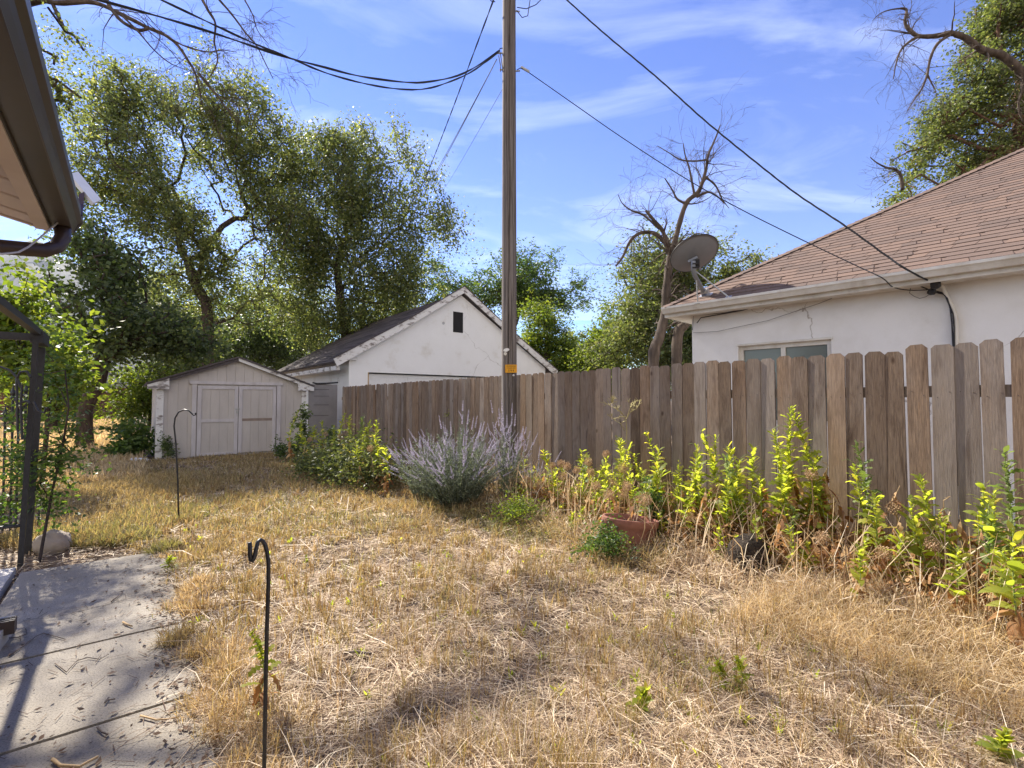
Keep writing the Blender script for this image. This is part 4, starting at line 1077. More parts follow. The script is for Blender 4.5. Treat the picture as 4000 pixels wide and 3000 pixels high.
# bare branch work
def twigs(mb, p, d, L, r, depth, rg, grav=-0.25, wob=0.35, kids=(2, 4)):
    n = 5; pts = [Vector(p)]; dd = Vector(d).normalized()
    for i in range(n):
        dd = (dd + Vector((rg.gauss(0, wob), rg.gauss(0, wob), rg.gauss(0, wob) + grav * (i / n))) * 0.45).normalized()
        pts.append(pts[-1] + dd * (L / n))
    rs = [max(0.0025, r * (1 - 0.75 * i / n)) for i in range(n + 1)]
    mb.tube(pts, rs, 5 if r > 0.02 else 3, cap=False)
    if depth > 0:
        for _ in range(rg.randint(*kids)):
            i = rg.randint(1, n); t = (pts[i] - pts[i - 1]).normalized()
            a = Vector((rg.gauss(0, 1), rg.gauss(0, 1), rg.gauss(0, 1))).normalized()
            twigs(mb, pts[i], (t * 0.9 + a * 0.75), L * rg.uniform(0.4, 0.75), max(0.0025, rs[i] * 0.6), depth - 1, rg, grav, wob, kids)
def limb(mb, pts, r0, r1, rg, ntw, tl, depth=2, grav=-0.2, sides=8, start=0.25):
    pts = [Vector(q) for q in pts]
    # smooth resample
    q = []
    for i in range(len(pts) - 1):
        p0, p1, p2, p3 = pts[max(i - 1, 0)], pts[i], pts[i + 1], pts[min(i + 2, len(pts) - 1)]
        for j in range(5):
            t = j / 5
            q.append(0.5 * ((2 * p1) + (p2 - p0) * t + (2 * p0 - 5 * p1 + 4 * p2 - p3) * t * t + (3 * p1 - p0 - 3 * p2 + p3) * t ** 3))
    q.append(pts[-1]); m = len(q)
    rs = [(r0 + (r1 - r0) * i / (m - 1)) * rg.uniform(0.9, 1.12) for i in range(m)]
    mb.tube(q, rs, sides)
    for _ in range(ntw):
        i = rg.randint(int(m * start), m - 1); t = (q[min(i + 1, m - 1)] - q[max(i - 1, 0)]).normalized()
        a = Vector((rg.gauss(0, 1), rg.gauss(0, 1), rg.gauss(0, 0.8))).normalized()
        twigs(mb, q[i], t * 0.5 + a, tl * rg.uniform(0.5, 1.2), max(0.004, rs[i] * 0.35), depth, rg, grav)

def tr3(*pts): return [np.array(q) for q in pts]
# --- big elm behind the shed
b0 = a2(452, 830, 20); b0 = (b0.x, b0.y, 0)
grow_tree('elm_tree', 'tallest dark elm behind the garden shed, forked trunk showing', b0,
          tr3(b0, a2(449, 760, 20), a2(450, 705, 20), a2(446, 655, 20), a2(420, 610, 20), a2(405, 560, 20.3)), 0.21,
          [blob(330, 330, 150, 20, 1.1), blob(230, 400, 90, 19.5), blob(300, 210, 85, 20.5), blob(480, 260, 110, 20, 1.0), blob(560, 380, 100, 21), blob(420, 470, 140, 20, 0.9), blob(240, 520, 80, 19.5, 0.8), blob(540, 520, 100, 20.5), blob(430, 150, 45, 20.5), blob(600, 250, 50, 20.5), blob(210, 300, 60, 20), blob(610, 320, 60, 20.5), blob(160, 470, 45, 19.5), blob(620, 480, 80, 20.5), blob(560, 640, 90, 20.5, .8), blob(340, 600, 80, 20, .9), blob(470, 600, 90, 20.5, .9), blob(400, 700, 90, 21, .6), blob(250, 230, 60, 20), blob(540, 200, 50, 20.5)],
          1500, 54, 0.14, M['elm'], M['bark'], 3, droop=0.6, sig=0.30, gaps=0.36, rtip=0.009, shell=0.5)
b1 = a2(760, 830, 23); b1 = (b1.x, b1.y, 0)
grow_tree('elm_tree', 'spreading elm with drooping twigs behind the garage roof', b1,
          tr3(b1, a2(745, 720, 23), a2(735, 640, 23), a2(728, 580, 23), a2(740, 520, 23)), 0.19,
          [blob(760, 420, 120, 23, 1.15), blob(690, 340, 70, 23, 1.0), blob(810, 320, 85, 23), blob(870, 470, 95, 22.5), blob(940, 440, 50, 22.5, 0.8), blob(690, 540, 100, 23, 0.9), blob(830, 590, 105, 22.5, 0.7), blob(920, 620, 60, 22.5, 0.6), blob(640, 450, 80, 23.2), blob(780, 268, 36, 23, .8), blob(640, 640, 90, 23, 0.7), blob(960, 470, 45, 22.5), blob(890, 360, 60, 23), blob(830, 270, 40, 23), blob(730, 290, 50, 23), blob(620, 330, 50, 23), blob(900, 560, 80, 22.5, .8), blob(720, 690, 90, 23, .6), blob(800, 660, 90, 23, .6), blob(980, 500, 30, 22.5), blob(660, 560, 70, 23), blob(880, 690, 60, 23, .5)],
          1300, 58, 0.15, M['elm'], M['bark'], 5, droop=0.75, sig=0.33, gaps=0.36, vine=0.7, rtip=0.009, shell=0.55)
b2 = gnd(331, 1752); 
grow_tree('shade_tree', 'small dark leafy tree with short thick trunk left of the shed', (b2.x, b2.y, 0),
          tr3((b2.x, b2.y, -0.1), a2(183, 920, 14.4), a2(183, 885, 14.4), a2(195, 858, 14.4), a2(210, 830, 14.3), a2(225, 770, 14.4)), 0.19,
          [blob(230, 690, 95, 14.4, 0.85), blob(320, 700, 95, 15, 0.7), blob(150, 620, 50, 14.2), blob(240, 590, 70, 14.6, 0.9), blob(150, 740, 50, 14.0, 0.6), blob(390, 740, 70, 15.5, 0.6), blob(200, 520, 45, 14.6)],
          420, 34, 0.135, M['dark_leaf'], M['bark'], 7, droop=0.5, sig=0.27, gaps=0.42, aspect=0.7, gfreq=1.1)
# trunk burl
# --- overhanging elm at the top left, its trunk outside the frame
b3 = (-14.5, 9.6, 0)
ov = grow_tree('elm_tree', 'overhanging elm limb with bare drooping branches at the top left', b3,
          tr3(b3, (-14.2, 9.6, 2.5), (-13.6, 9.7, 5.0), a2(-150, 60, 9.8), a2(0, 10, 9.8), a2(110, 0, 9.8)), 0.22,
          [blob(140, 60, 70, 10, 1.0), blob(200, 110, 50, 10, 0.9), blob(110, 190, 50, 10, 1.2), blob(180, 190, 40, 10.2), blob(-60, 40, 110, 9.6), blob(-140, -90, 120, 9.6), blob(-220, 150, 100, 9.4)],
          300, 60, 0.085, M['elm'], M['bark'], 9, droop=0.6, sig=0.22, gaps=0.47, gfreq=1.2, taper=0.85)
rg_ = random.Random(4)
mb = MB()
limb(mb, [a2(x, y, 9.8 + (x - 100) * 0.0005) for x, y in [(60, -8), (120, 6), (200, 5), (260, 30), (320, 60), (355, 75), (383, 97), (406, 130), (422, 160), (432, 200), (436, 225)]], 0.052, 0.012, rg_, 20, 1.1, 2, -0.35)
limb(mb, [a2(x, y, 9.8) for x, y in [(430, 160), (455, 190), (472, 210), (490, 235), (515, 265)]], 0.03, 0.008, rg_, 9, 0.7, 2, -0.35)
limb(mb, [a2(x, y, 9.6) for x, y in [(225, -20), (235, 10), (262, 45), (300, 65), (323, 60)]], 0.035, 0.03, rg_, 2, 0.5, 1, -0.3)
limb(mb, [a2(x, y, 9.2) for x, y in [(430, -15), (448, 20), (465, 50), (463, 90), (470, 130), (455, 165)]], 0.028, 0.01, rg_, 12, 0.8, 2, -0.4)
limb(mb, [a2(x, y, 9.0) for x, y in [(465, -10), (500, 30), (530, 70), (555, 100), (575, 140), (590, 170)]], 0.022, 0.006, rg_, 12, 0.8, 2, -0.4)
limb(mb, [a2(x, y, 9.3) for x, y in [(520, -15), (545, 30), (556, 65), (580, 95)]], 0.015, 0.005, rg_, 7, 0.6, 2, -0.4)
limb(mb, [a2(x, y, 9.5) for x, y in [(265, 35), (300, 70), (330, 105), (365, 135), (400, 150)]], 0.02, 0.006, rg_, 10, 0.8, 2, -0.4)
limb(mb, [a2(x, y, 9.5) for x, y in [(355, 75), (400, 100), (450, 112), (480, 108), (512, 113)]], 0.018, 0.006, rg_, 8, 0.6, 2, -0.4)
mb.build('bare_branch', M['deadwood'], ov)

# --- locust beyond the garage, two lime bushes, the big pale trees behind the dead tree
b4 = a2(1060, 830, 34); b4 = (b4.x, b4.y, 0)
grow_tree('locust_tree', 'flat-topped feathery locust beyond the garage and the utility pole', b4,
          tr3(b4, a2(1090, 760, 34), a2(1115, 690, 34), a2(1125, 640, 34)), 0.2,
          [blob(1030, 570, 50, 34, 0.6), blob(960, 600, 60, 34, 0.7), blob(1090, 560, 60, 34, 0.5), blob(1170, 570, 55, 34, 0.55), blob(1240, 610, 45, 34, 0.5), blob(1200, 650, 60, 34, 0.5), blob(1270, 650, 30, 34, 0.5), blob(1050, 620, 70, 34, 0.6), blob(1110, 610, 80, 34, 0.6), blob(1150, 640, 70, 34, 0.6), blob(990, 650, 70, 34, .6)],
          420, 70, 0.21, M['locust_leaf'], M['bark'], 13, droop=0.25, sig=0.42, gaps=0.40, sigz=0.42, aspect=0.4)
for k, (x, y, r, Y, lab, sd_) in enumerate([(1180, 745, 75, 27, 'yellow-green bushy tree just right of the pole behind the garage', 17), (1330, 760, 78, 24, 'yellow-green bushy tree left of the dead tree trunk', 19)]):
    b = a2(x, 860, Y); b = (b.x, b.y, 0)
    grow_tree('bushy_tree', lab, b, tr3(b, a2(x, 800, Y), a2(x, 770, Y), a2(x, 740, Y)), 0.14,
              [blob(x, y - 20, r * 0.8, Y, 0.9), blob(x - 30, y + 20, r * 0.7, Y), blob(x + 35, y + 25, r * 0.7, Y), blob(x - 15, y - 70, r * 0.5, Y), blob(x + 20, y + 60, r * 0.9, Y, .7)],
              260, 80, 0.15, M['lime_leaf'], M['bark'], sd_, droop=0.3, sig=0.30, gaps=0.40)
b = a2(1480, 860, 20); b = (b.x, b.y, 0)
grow_tree('elm_tree', 'broad grey-green elm behind the dead tree and satellite dish', b,
          tr3(b, a2(1480, 780, 20), a2(1490, 700, 20), a2(1500, 640, 20)), 0.25,
          [blob(1500, 590, 110, 20.5, 0.8), blob(1420, 610, 80, 20, 1.0), blob(1590, 570, 70, 21, 0.7), blob(1540, 520, 45, 20.5, 0.8), blob(1340, 690, 75, 20, 0.9), blob(1400, 720, 90, 19.5), blob(1520, 690, 110, 21, 0.9), blob(1620, 560, 40, 21, 0.6), blob(1390, 540, 45, 20), blob(1300, 740, 60, 20), blob(1620, 620, 60, 21), blob(1450, 760, 90, 19.5, .7), blob(1570, 700, 80, 20)],
          900, 62, 0.13, M['elm_pale'], M['bark'], 23, droop=0.45, sig=0.30, gaps=0.42)
# --- dead tree
b = a2(1418, 850, 13.5)
dt = thing('dead_tree', (b.x, b.y, 0), 'leafless dead tree with twisted reddish limbs behind the fence', 'tree')
rg_ = random.Random(8); mb = MB(); Y = 13.5
limb(mb, [Vector((b.x, b.y, -0.1))] + [a2(x, y, Y) for x, y in [(1412, 780), (1424, 730), (1436, 680), (1440, 620), (1447, 560), (1452, 535)]], 0.165, 0.085, rg_, 26, 0.8, 2, -0.6, 12, 0.45)
limb(mb, [a2(x, y, Y) for x, y in [(1449, 560), (1462, 505), (1482, 440), (1510, 412), (1525, 365), (1530, 335), (1545, 300), (1556, 270)]], 0.085, 0.015, rg_, 20, 1.0, 2, 0.1)
limb(mb, [a2(x, y, Y) for x, y in [(1450, 560), (1440, 530), (1415, 505), (1385, 503), (1362, 520), (1345, 555), (1330, 575)]], 0.075, 0.025, rg_, 18, 0.9, 2, -0.3)
limb(mb, [a2(x, y, Y) for x, y in [(1440, 530), (1432, 500), (1412, 475), (1395, 455)]], 0.07, 0.035, rg_, 10, 0.8, 2, 0.0)
limb(mb, [a2(x, y, Y) for x, y in [(1425, 495), (1390, 465), (1365, 455), (1345, 440), (1335, 420)]], 0.035, 0.008, rg_, 12, 0.8, 2, 0.1)
limb(mb, [a2(x, y, Y) for x, y in [(1482, 440), (1463, 430), (1452, 410), (1436, 385)]], 0.04, 0.015, rg_, 9, 0.7, 2, 0.1)
limb(mb, [a2(x, y, Y) for x, y in [(1500, 420), (1495, 395), (1488, 360), (1480, 335), (1476, 310)]], 0.04, 0.012, rg_, 10, 0.7, 2, 0.15)
limb(mb, [a2(x, y, Y) for x, y in [(1528, 345), (1500, 348), (1470, 345), (1445, 330), (1420, 315)]], 0.03, 0.008, rg_, 10, 0.6, 2, -0.1)
limb(mb, [a2(x, y, Y) for x, y in [(1520, 380), (1545, 400), (1560, 430), (1575, 450)]], 0.035, 0.008, rg_, 10, 0.7, 2, -0.2)
limb(mb, [a2(x, y, Y) for x, y in [(1505, 425), (1530, 415), (1550, 425), (1565, 440)]], 0.04, 0.01, rg_, 10, 0.7, 2, -0.5)
mb.build('trunk', M['deadwood'], dt, smooth=True)
mb = MB(); rg_ = random.Random(12)
limb(mb, [Vector((b.x + 0.6, b.y, -0.1)), a2(1462, 745, 13.5), a2(1480, 700, 13.4), a2(1500, 672, 13.3), a2(1530, 655, 13.6)], 0.17, 0.08, rg_, 24, 0.8, 2, -0.6, 12, 0.4)
mb.build('second_trunk', M['deadwood'], dt, smooth=True)
# --- tree right, behind the house
b = a2(2230, 860, 17); b = (b.x, b.y, 0)
rt = grow_tree('elm_tree', 'tall light green elm with a dead arching limb above the brown roof', b,
          tr3(b, a2(2230, 500, 17), a2(2215, 330, 17), a2(2210, 200, 17), a2(2235, 100, 17)), 0.36,
          [blob(2120, 240, 95, 17, 0.9), blob(2030, 280, 65, 17, 0.8), blob(1980, 330, 55, 17, 0.7), blob(2060, 360, 85, 17.5, 0.6), blob(1930, 420, 60, 16.5, 0.45), blob(1890, 445, 35, 16.5, 0.5), blob(2160, 60, 75, 17, 1.2), blob(2210, -20, 90, 17), blob(2230, 180, 90, 17), blob(2160, 380, 80, 18), blob(2010, 400, 70, 17, .5), blob(2250, 320, 80, 17.5), blob(2110, 150, 60, 17), blob(2150, 320, 80, 17)],
          950, 72, 0.115, M['elm_pale'], M['bark_red'], 29, droop=0.45, sig=0.26, gaps=0.42)
rg_ = random.Random(31); mb = MB(); Y = 15.5
limb(mb, [a2(x, y, Y) for x, y in [(2235, 210), (2212, 165), (2190, 140), (2160, 118), (2130, 112), (2110, 100), (2085, 82), (2055, 72), (2020, 78), (1985, 78), (1968, 68), (1955, 50), (1958, 22), (1945, 18)]], 0.14, 0.03, rg_, 16, 1.0, 2, -0.3, 10)
limb(mb, [a2(x, y, Y) for x, y in [(2050, 76), (2025, 95), (2010, 125), (2003, 160), (1992, 190), (1975, 215), (1960, 240)]], 0.055, 0.012, rg_, 16, 0.9, 2, -0.5)
limb(mb, [a2(x, y, Y) for x, y in [(1985, 78), (1962, 92), (1945, 110), (1935, 140), (1930, 170)]], 0.05, 0.012, rg_, 18, 1.0, 2, -0.6)
limb(mb, [a2(x, y, Y) for x, y in [(1945, 18), (1920, 22), (1900, 30), (1885, 45)]], 0.025, 0.008, rg_, 10, 0.8, 2, -0.3)
limb(mb, [a2(x, y, Y) for x, y in [(2003, 160), (2010, 175), (2018, 190), (2025, 210)]], 0.03, 0.008, rg_, 6, 0.6, 2, -0.5)
limb(mb, [a2(x, y, Y) for x, y in [(2190, 140), (2205, 160), (2208, 190), (2200, 230), (2210, 265)]], 0.06, 0.02, rg_, 18, 0.9, 2, -0.8)
limb(mb, [a2(x, y, 16) for x, y in [(1950, 410), (1945, 378), (1932, 365), (1915, 362), (1895, 352), (1880, 340)]], 0.06, 0.012, rg_, 12, 0.8, 2, 0.1)
mb.build('dead_limb', M['deadwood'], rt, smooth=True)
# --- mid and background greenery
grow_tree('sapling', 'bright yellow-green broad-leaved sapling behind the black arbor', gnd(160, 1900), tr3(gnd(160, 1900, -0.05), a2(100, 940, 7.9), a2(105, 840, 7.9), a2(110, 760, 7.9)), 0.035,
          [blob(90, 660, 50, 7.9, 1.2), blob(140, 720, 50, 7.9, 1.0), blob(60, 760, 60, 8.2), blob(130, 800, 45, 7.8, 0.8), blob(60, 590, 25, 8.0, 1.2), blob(30, 680, 50, 8.3)],
          120, 42, 0.12, M['lime_leaf'], M['bark'], 37, droop=0.4, sig=0.17, gaps=0.30, aspect=0.55, rtip=0.004)
bgt = [(600, 640, 110, 33, 'elm', 'mid-green elm in the gap between the two tall elms'), (850, 670, 95, 34, 'elm', 'mid-green elm low behind the garage ridge'), (370, 660, 110, 32, 'elm', 'mid-green elm far behind the tallest elm trunk'), (20, 760, 80, 30, 'lime_leaf', 'pale leafy tree beyond the field at the far left'), (330, 840, 70, 27, 'lime_leaf', 'sunlit low leafy tree between shade tree and shed'),
       (540, 700, 95, 27, 'dark_leaf', 'dark dense tree low behind the shed roof'), (650, 730, 85, 30, 'dark_leaf', 'dark dense tree between shed roof and garage roof'),
       (430, 760, 80, 29, 'dark_leaf', 'dark rounded tree behind the shed, left of its ridge'), (1255, 770, 55, 38, 'dark_leaf', 'dark little tree in the gap between the two yellow-green trees'),
       (120, 820, 60, 24, 'lime_leaf', 'sunlit low tree behind the arbor post'), (1560, 740, 90, 18, 'dark_leaf', 'dark tree in the shade at the stucco house corner')]
for k, (x, y, r, Y, mt_, lab) in enumerate(bgt):
    b = a2(x, 860, Y); b = (b.x, b.y, 0)
    grow_tree('background_tree', lab, b, tr3(b, a2(x, min(850, y + 60), Y), a2(x + 4, y + 25, Y), a2(x, y, Y)), 0.16,
              [blob(x, y, r, Y, 0.9), blob(x - r * 0.5, y + r * 0.5, r * 0.7, Y, 0.7), blob(x + r * 0.5, y + r * 0.4, r * 0.7, Y, 0.7)],
              190, 62, 0.18, M[mt_], M['bark'], 41 + k, droop=0.4, sig=0.36, gaps=0.36)
# far buildings seen through the leaves
bh = a2(-20, 880, 34); bh.z = 0
fh = thing('brick_house', bh, 'distant red brick house with pale roof beyond the field', 'house')
MB().obox(bh + Vector((-6, 0, 0)), (10.2, 0, 0), (0, 7, 0), (0, 0, 2.5)).build('wall', M['brick'], fh)
MB().prism([bh + Vector((-6.5, -0.5, 2.5)), bh + Vector((-6.5, 7.5, 2.5)), bh + Vector((-6.5, 3.5, 4.0))], (11.2, 0, 0)).build('roof', M['concrete2'], fh)
bh = a2(505, 840, 44); bh.z = 0
fh = thing('far_shed', bh, 'distant small grey outbuilding glimpsed left of the shed', 'shed')
MB().obox(bh + Vector((-2, 0, 0)), (4, 0, 0), (0, 4, 0), (0, 0, 2.0)).build('wall', M['shedwall'], fh)
MB().prism([bh + Vector((-2.3, -0.3, 2.0)), bh + Vector((-2.3, 4.3, 2.0)), bh + Vector((-2.3, 2, 3.1))], (4.6, 0, 0)).build('roof', M['rock'], fh)

# ================================================================== arbor, trellis, hooks, pot, rocks
ab = gnd(66, 2206)
ar = thing('garden_arbor', ab, 'black metal arbor frame at the end of the concrete path', 'arbor')
T_ = 2.0
lean = Vector((0.05, 0.02, 0))
def post(name, o, w, h, par=ar, l=lean):
    return MB().prism([o, o + N * w, o + N * w + S * w, o + S * w], UP * h + l).build(name, M['black'], par)
post('post', Vector((ab.x, ab.y, -0.05)), 0.036, T_ + 0.05)
post('post', Vector((ab.x, ab.y, -0.05)) + S * 0.34 + N * 0.0, 0.045, T_ - 0.06)
tp = Vector((ab.x, ab.y, T_)) + lean
MB().obox(tp - S * 2.7 - UP * 0.03, S * 3.1, N * 0.05, UP * 0.05).build('top_bar', M['black'], ar)
MB().obox(tp - N * 2.2 - UP * 0.085, N * 2.2, S * 0.03, UP * 0.03).build('top_bar', M['black'], ar)
MB().obox(tp - N * 2.2 + S * 0.37 - UP * 0.02, N * 2.2, S * 0.035, UP * 0.035).build('top_bar', M['black'], ar)
MB().obox(tp - N * 0.02 - UP * 0.10, N * 0.085, S * 0.42, UP * 0.10).build('corner_bracket', M['black'], ar)
post('post', Vector((ab.x, ab.y, -0.05)) - S * 2.62, 0.045, T_ + 0.05); post('post', Vector((ab.x, ab.y, -0.05)) - N * 2.2, 0.045, T_ + 0.05)
MB().tube([a2(44, 1135, 4.2), a2(-90, 1150, 3.9)], 0.014, 6).build('cross_bar', M['black'], ar)
for pts in ([(0, 792), (22, 800), (36, 815), (45, 838)], [(38, 930), (36, 818), (44, 803), (58, 802), (66, 815)], [(50, 868), (60, 866), (64, 872)], [(72, 868), (82, 888), (96, 892), (100, 880)], [(30, 862), (40, 872), (52, 868)], [(48, 950), (45, 870), (48, 830)]):
    MB().tube([a2(x, y, 4.15) for x, y in pts], 0.009, 6).build('scroll', M['black'], ar)
tl = thing('garden_trellis', gnd(40, 2080), 'rusty black rod trellis with pointed finials beside the arbor', 'trellis')
for x, yt, yb in ((5, 900, 1165), (22, 855, 1160), (34, 905, 1150), (50, 850, 1145)):
    m_ = MB().tube([a2(x, yb, 5.3), a2(x + 6, yt, 5.3)], 0.011, 6); tpp = a2(x + 6, yt, 5.3)
    m_.lathe(tpp, [(0.012, -0.05), (0.026, -0.02), (0.012, 0.0), (0.022, 0.03), (0.002, 0.11)], sides=8)
    m_.build('rod', M['black'], tl)
for y in (905, 985, 1135):
    MB().tube([a2(-40, y, 5.3), a2(66, y, 5.3)], 0.009, 6).build('cross_rod', M['black'], tl)
# low wire hoop behind the arbor post
tag(MB().tube([a2(78, 1160, 5.2), a2(85, 1105, 5.2), a2(86, 1080, 5.2), a2(99, 1079, 5.2), a2(104, 1120, 5.2)], 0.007, 6).build('wire_hoop', M['black']), 'thin dark square wire hoop stuck in the grass by the arbor', 'garden stake')
h1 = gnd(700, 2043)
k1 = thing('shepherd_hook', h1, 'taller black shepherd hook standing before the shed doors', 'garden hook', 'shepherd hooks')
MB().tube([Vector((h1.x, h1.y, -0.1)), a2(384, 1040, 5.55), a2(380, 960, 5.55), a2(376, 920, 5.55), a2(378, 903, 5.55), a2(386, 890, 5.55), a2(398, 885, 5.55), a2(408, 887, 5.55), a2(414, 893, 5.55), a2(419, 897, 5.55), a2(422, 896, 5.55), a2(422.5, 891, 5.55)], 0.0085, 8).build('rod', M['black'], k1, smooth=True)
Y2 = 1.72; h2 = at(1027, 3120, Y2); h2.z = 0
k2 = thing('shepherd_hook', (h2.x, h2.y, 0), 'nearest black shepherd hook at the path edge with curled top', 'garden hook', 'shepherd hooks')
f2 = lambda x, y, yy=Y2: at(900 + x * 200 / 349, 2050 + y * 950 / 1659, yy)
MB().tube([Vector((h2.x, h2.y, -0.1)), f2(230, 1650), f2(240, 1100), f2(249, 700), f2(259, 400), f2(260, 260), f2(252, 195), f2(238, 140), f2(222, 112), f2(203, 102, Y2 - .01), f2(186, 118, Y2 - .02), f2(174, 170, Y2 - .03), f2(163, 225, Y2 - .035), f2(150, 248, Y2 - .04), f2(138, 240, Y2 - .04), f2(134, 200, Y2 - .04), f2(132, 120, Y2 - .04)], 0.007, 10).build('rod', M['black'], k2, smooth=True)

pc = gnd(2460, 2165)
pt = thing('planter_pot', (pc.x, pc.y, 0), 'tilted terracotta planter with moulded rim among the weeds by the fence', 'planter')
mb = MB(); axis = Vector((0.06, -0.05, 1)).normalized(); rot = Matrix.Rotation(R(-8), 4, 'Y')
prof = [(0.235, -0.02), (0.245, 0.08), (0.258, 0.24), (0.262, 0.27), (0.270, 0.28), (0.278, 0.295), (0.280, 0.34), (0.274, 0.352), (0.252, 0.352), (0.240, 0.32), (0.225, 0.30)]
vs, fs = [], []; n_ = 36
for r, h in prof:
    for k in range(n_):
        a = 2 * math.pi * k / n_
        rr = r * (1 + 0.012 * math.sin(a * 9) * (0.02 < h < 0.2))
        v = Vector((rr * 1.0 * math.cos(a), rr * 0.62 * math.sin(a), h))
        v = Matrix.Rotation(R(12), 3, 'Z') @ (Matrix.Rotation(R(7), 3, 'Y') @ v)
        vs.append(v + Vector((pc.x, pc.y + 0.12, -0.05)))
for i in range(len(prof) - 1):
    for k in range(n_):
        k2_ = (k + 1) % n_
        fs.append((i * n_ + k, i * n_ + k2_, (i + 1) * n_ + k2_, (i + 1) * n_ + k))
mb.add(vs, fs).build('bowl', M['terracotta'], pt, smooth=True)
q = Matrix.Rotation(R(12), 3, 'Z')
MB().prism([q @ (Matrix.Rotation(R(7), 3, 'Y') @ Vector((0.225 * math.cos(a), 0.14 * math.sin(a), 0.295))) + Vector((pc.x, pc.y + 0.12, -0.05)) for a in [2 * math.pi * k / 24 for k in range(24)]], UP * 0.01).build('soil', M['soil'], pt)

def lump(name, c, r, sq, mat, label, cat, seed, rough=0.25):
    rg = np.random.default_rng(seed); n, m = 26, 14; vs, fs = [], []
    for i in range(m + 1):
        th = math.pi * i / m
        for k in range(n):
            a = 2 * math.pi * k / n
            d = np.array([math.sin(th) * math.cos(a), math.sin(th) * math.sin(a), math.cos(th)])
            f = 1 + rough * (float(fbm(d[0] * 2.2 + seed + 5, d[1] * 2.2 + d[2] * 1.7 + 9, 4, seed)) - 0.47) * 2
            vs.append((c[0] + d[0] * r * f, c[1] + d[1] * r * sq[1] * f, c[2] + d[2] * r * sq[0] * f))
    for i in range(m):
        for k in range(n):
            k2 = (k + 1) % n
            fs.append((i * n + k, (i + 1) * n + k, (i + 1) * n + k2, i * n + k2))
    o = MB().add(vs, fs).build(name, mat, smooth=True)
    return tag(o, label, cat)
c = gnd(120, 2185); lump('boulder', (c.x - 0.05, c.y + 0.25, 0.06), 0.15, (0.8, 0.9), M['rock'], 'tan rounded boulder at the foot of the arbor post', 'rock', 3)
c = gnd(540, 1806); lump('stone', (c.x, c.y, 0.03), 0.24, (0.3, 0.7), M['white'], 'flat pale stone lying in the grass left of the shed', 'rock', 6)
c = gnd(2965, 2270); lump('soil_clump', (c.x, c.y + 0.16, 0.14), 0.17, (1.05, 0.9), M['soil'], 'black clump of old potting soil against the fence boards', 'soil clump', 8, 0.18)
c = gnd(2590, 2150); lump('soil_clump', (c.x + 0.02, c.y + 0.16, 0.1), 0.13, (1.0, 0.9), M['soil'], 'black clump of old potting soil beside the terracotta planter', 'soil clump', 9, 0.2)
c = gnd(975, 2580); lump('stone', (c.x, c.y, 0.0), 0.035, (0.4, 0.8), M['white'], 'small white stone in the straw beside the near shepherd hook', 'rock', 10)
# ================================================================== weeds, flowers and shrubs
def line_s(px2212, n):                      # where a photo column meets the ground line at yard offset n
    k = (px2212 * 4000 / 2212 - 2000) / FPX
    return n * (N.x - k * N.y) / (N.y + 0 * k + 0) if False else n * (N.x - k * N.y) / (k * S.y - S.x)
def spot(px2212, n):
    s = line_s(px2212, n); return W(n, s)
def leaf_ribbon(base, d, side, L, wd, curl, prof):
    """list of cross sections of one leaf: d direction, side vector, curl bends down."""
    out = []; pnt = Vector(base); dd = Vector(d).normalized(); m = len(prof)
    for i, w in enumerate(prof):
        nrm = dd.cross(side)
        out.append((pnt - side * (w * wd / 2), pnt + side * (w * wd / 2)))
        dd = (dd - UP * curl / m).normalized()
        pnt = pnt + dd * (L / (m - 1))
    return out
LOBED = [0.2, 0.6, 0.3, 1.0, 0.42, 1.1, 0.45, 0.8, 0.06]
OVAL = [0.15, 0.45, 0.75, 0.95, 1.0, 0.9, 0.7, 0.4, 0.05]
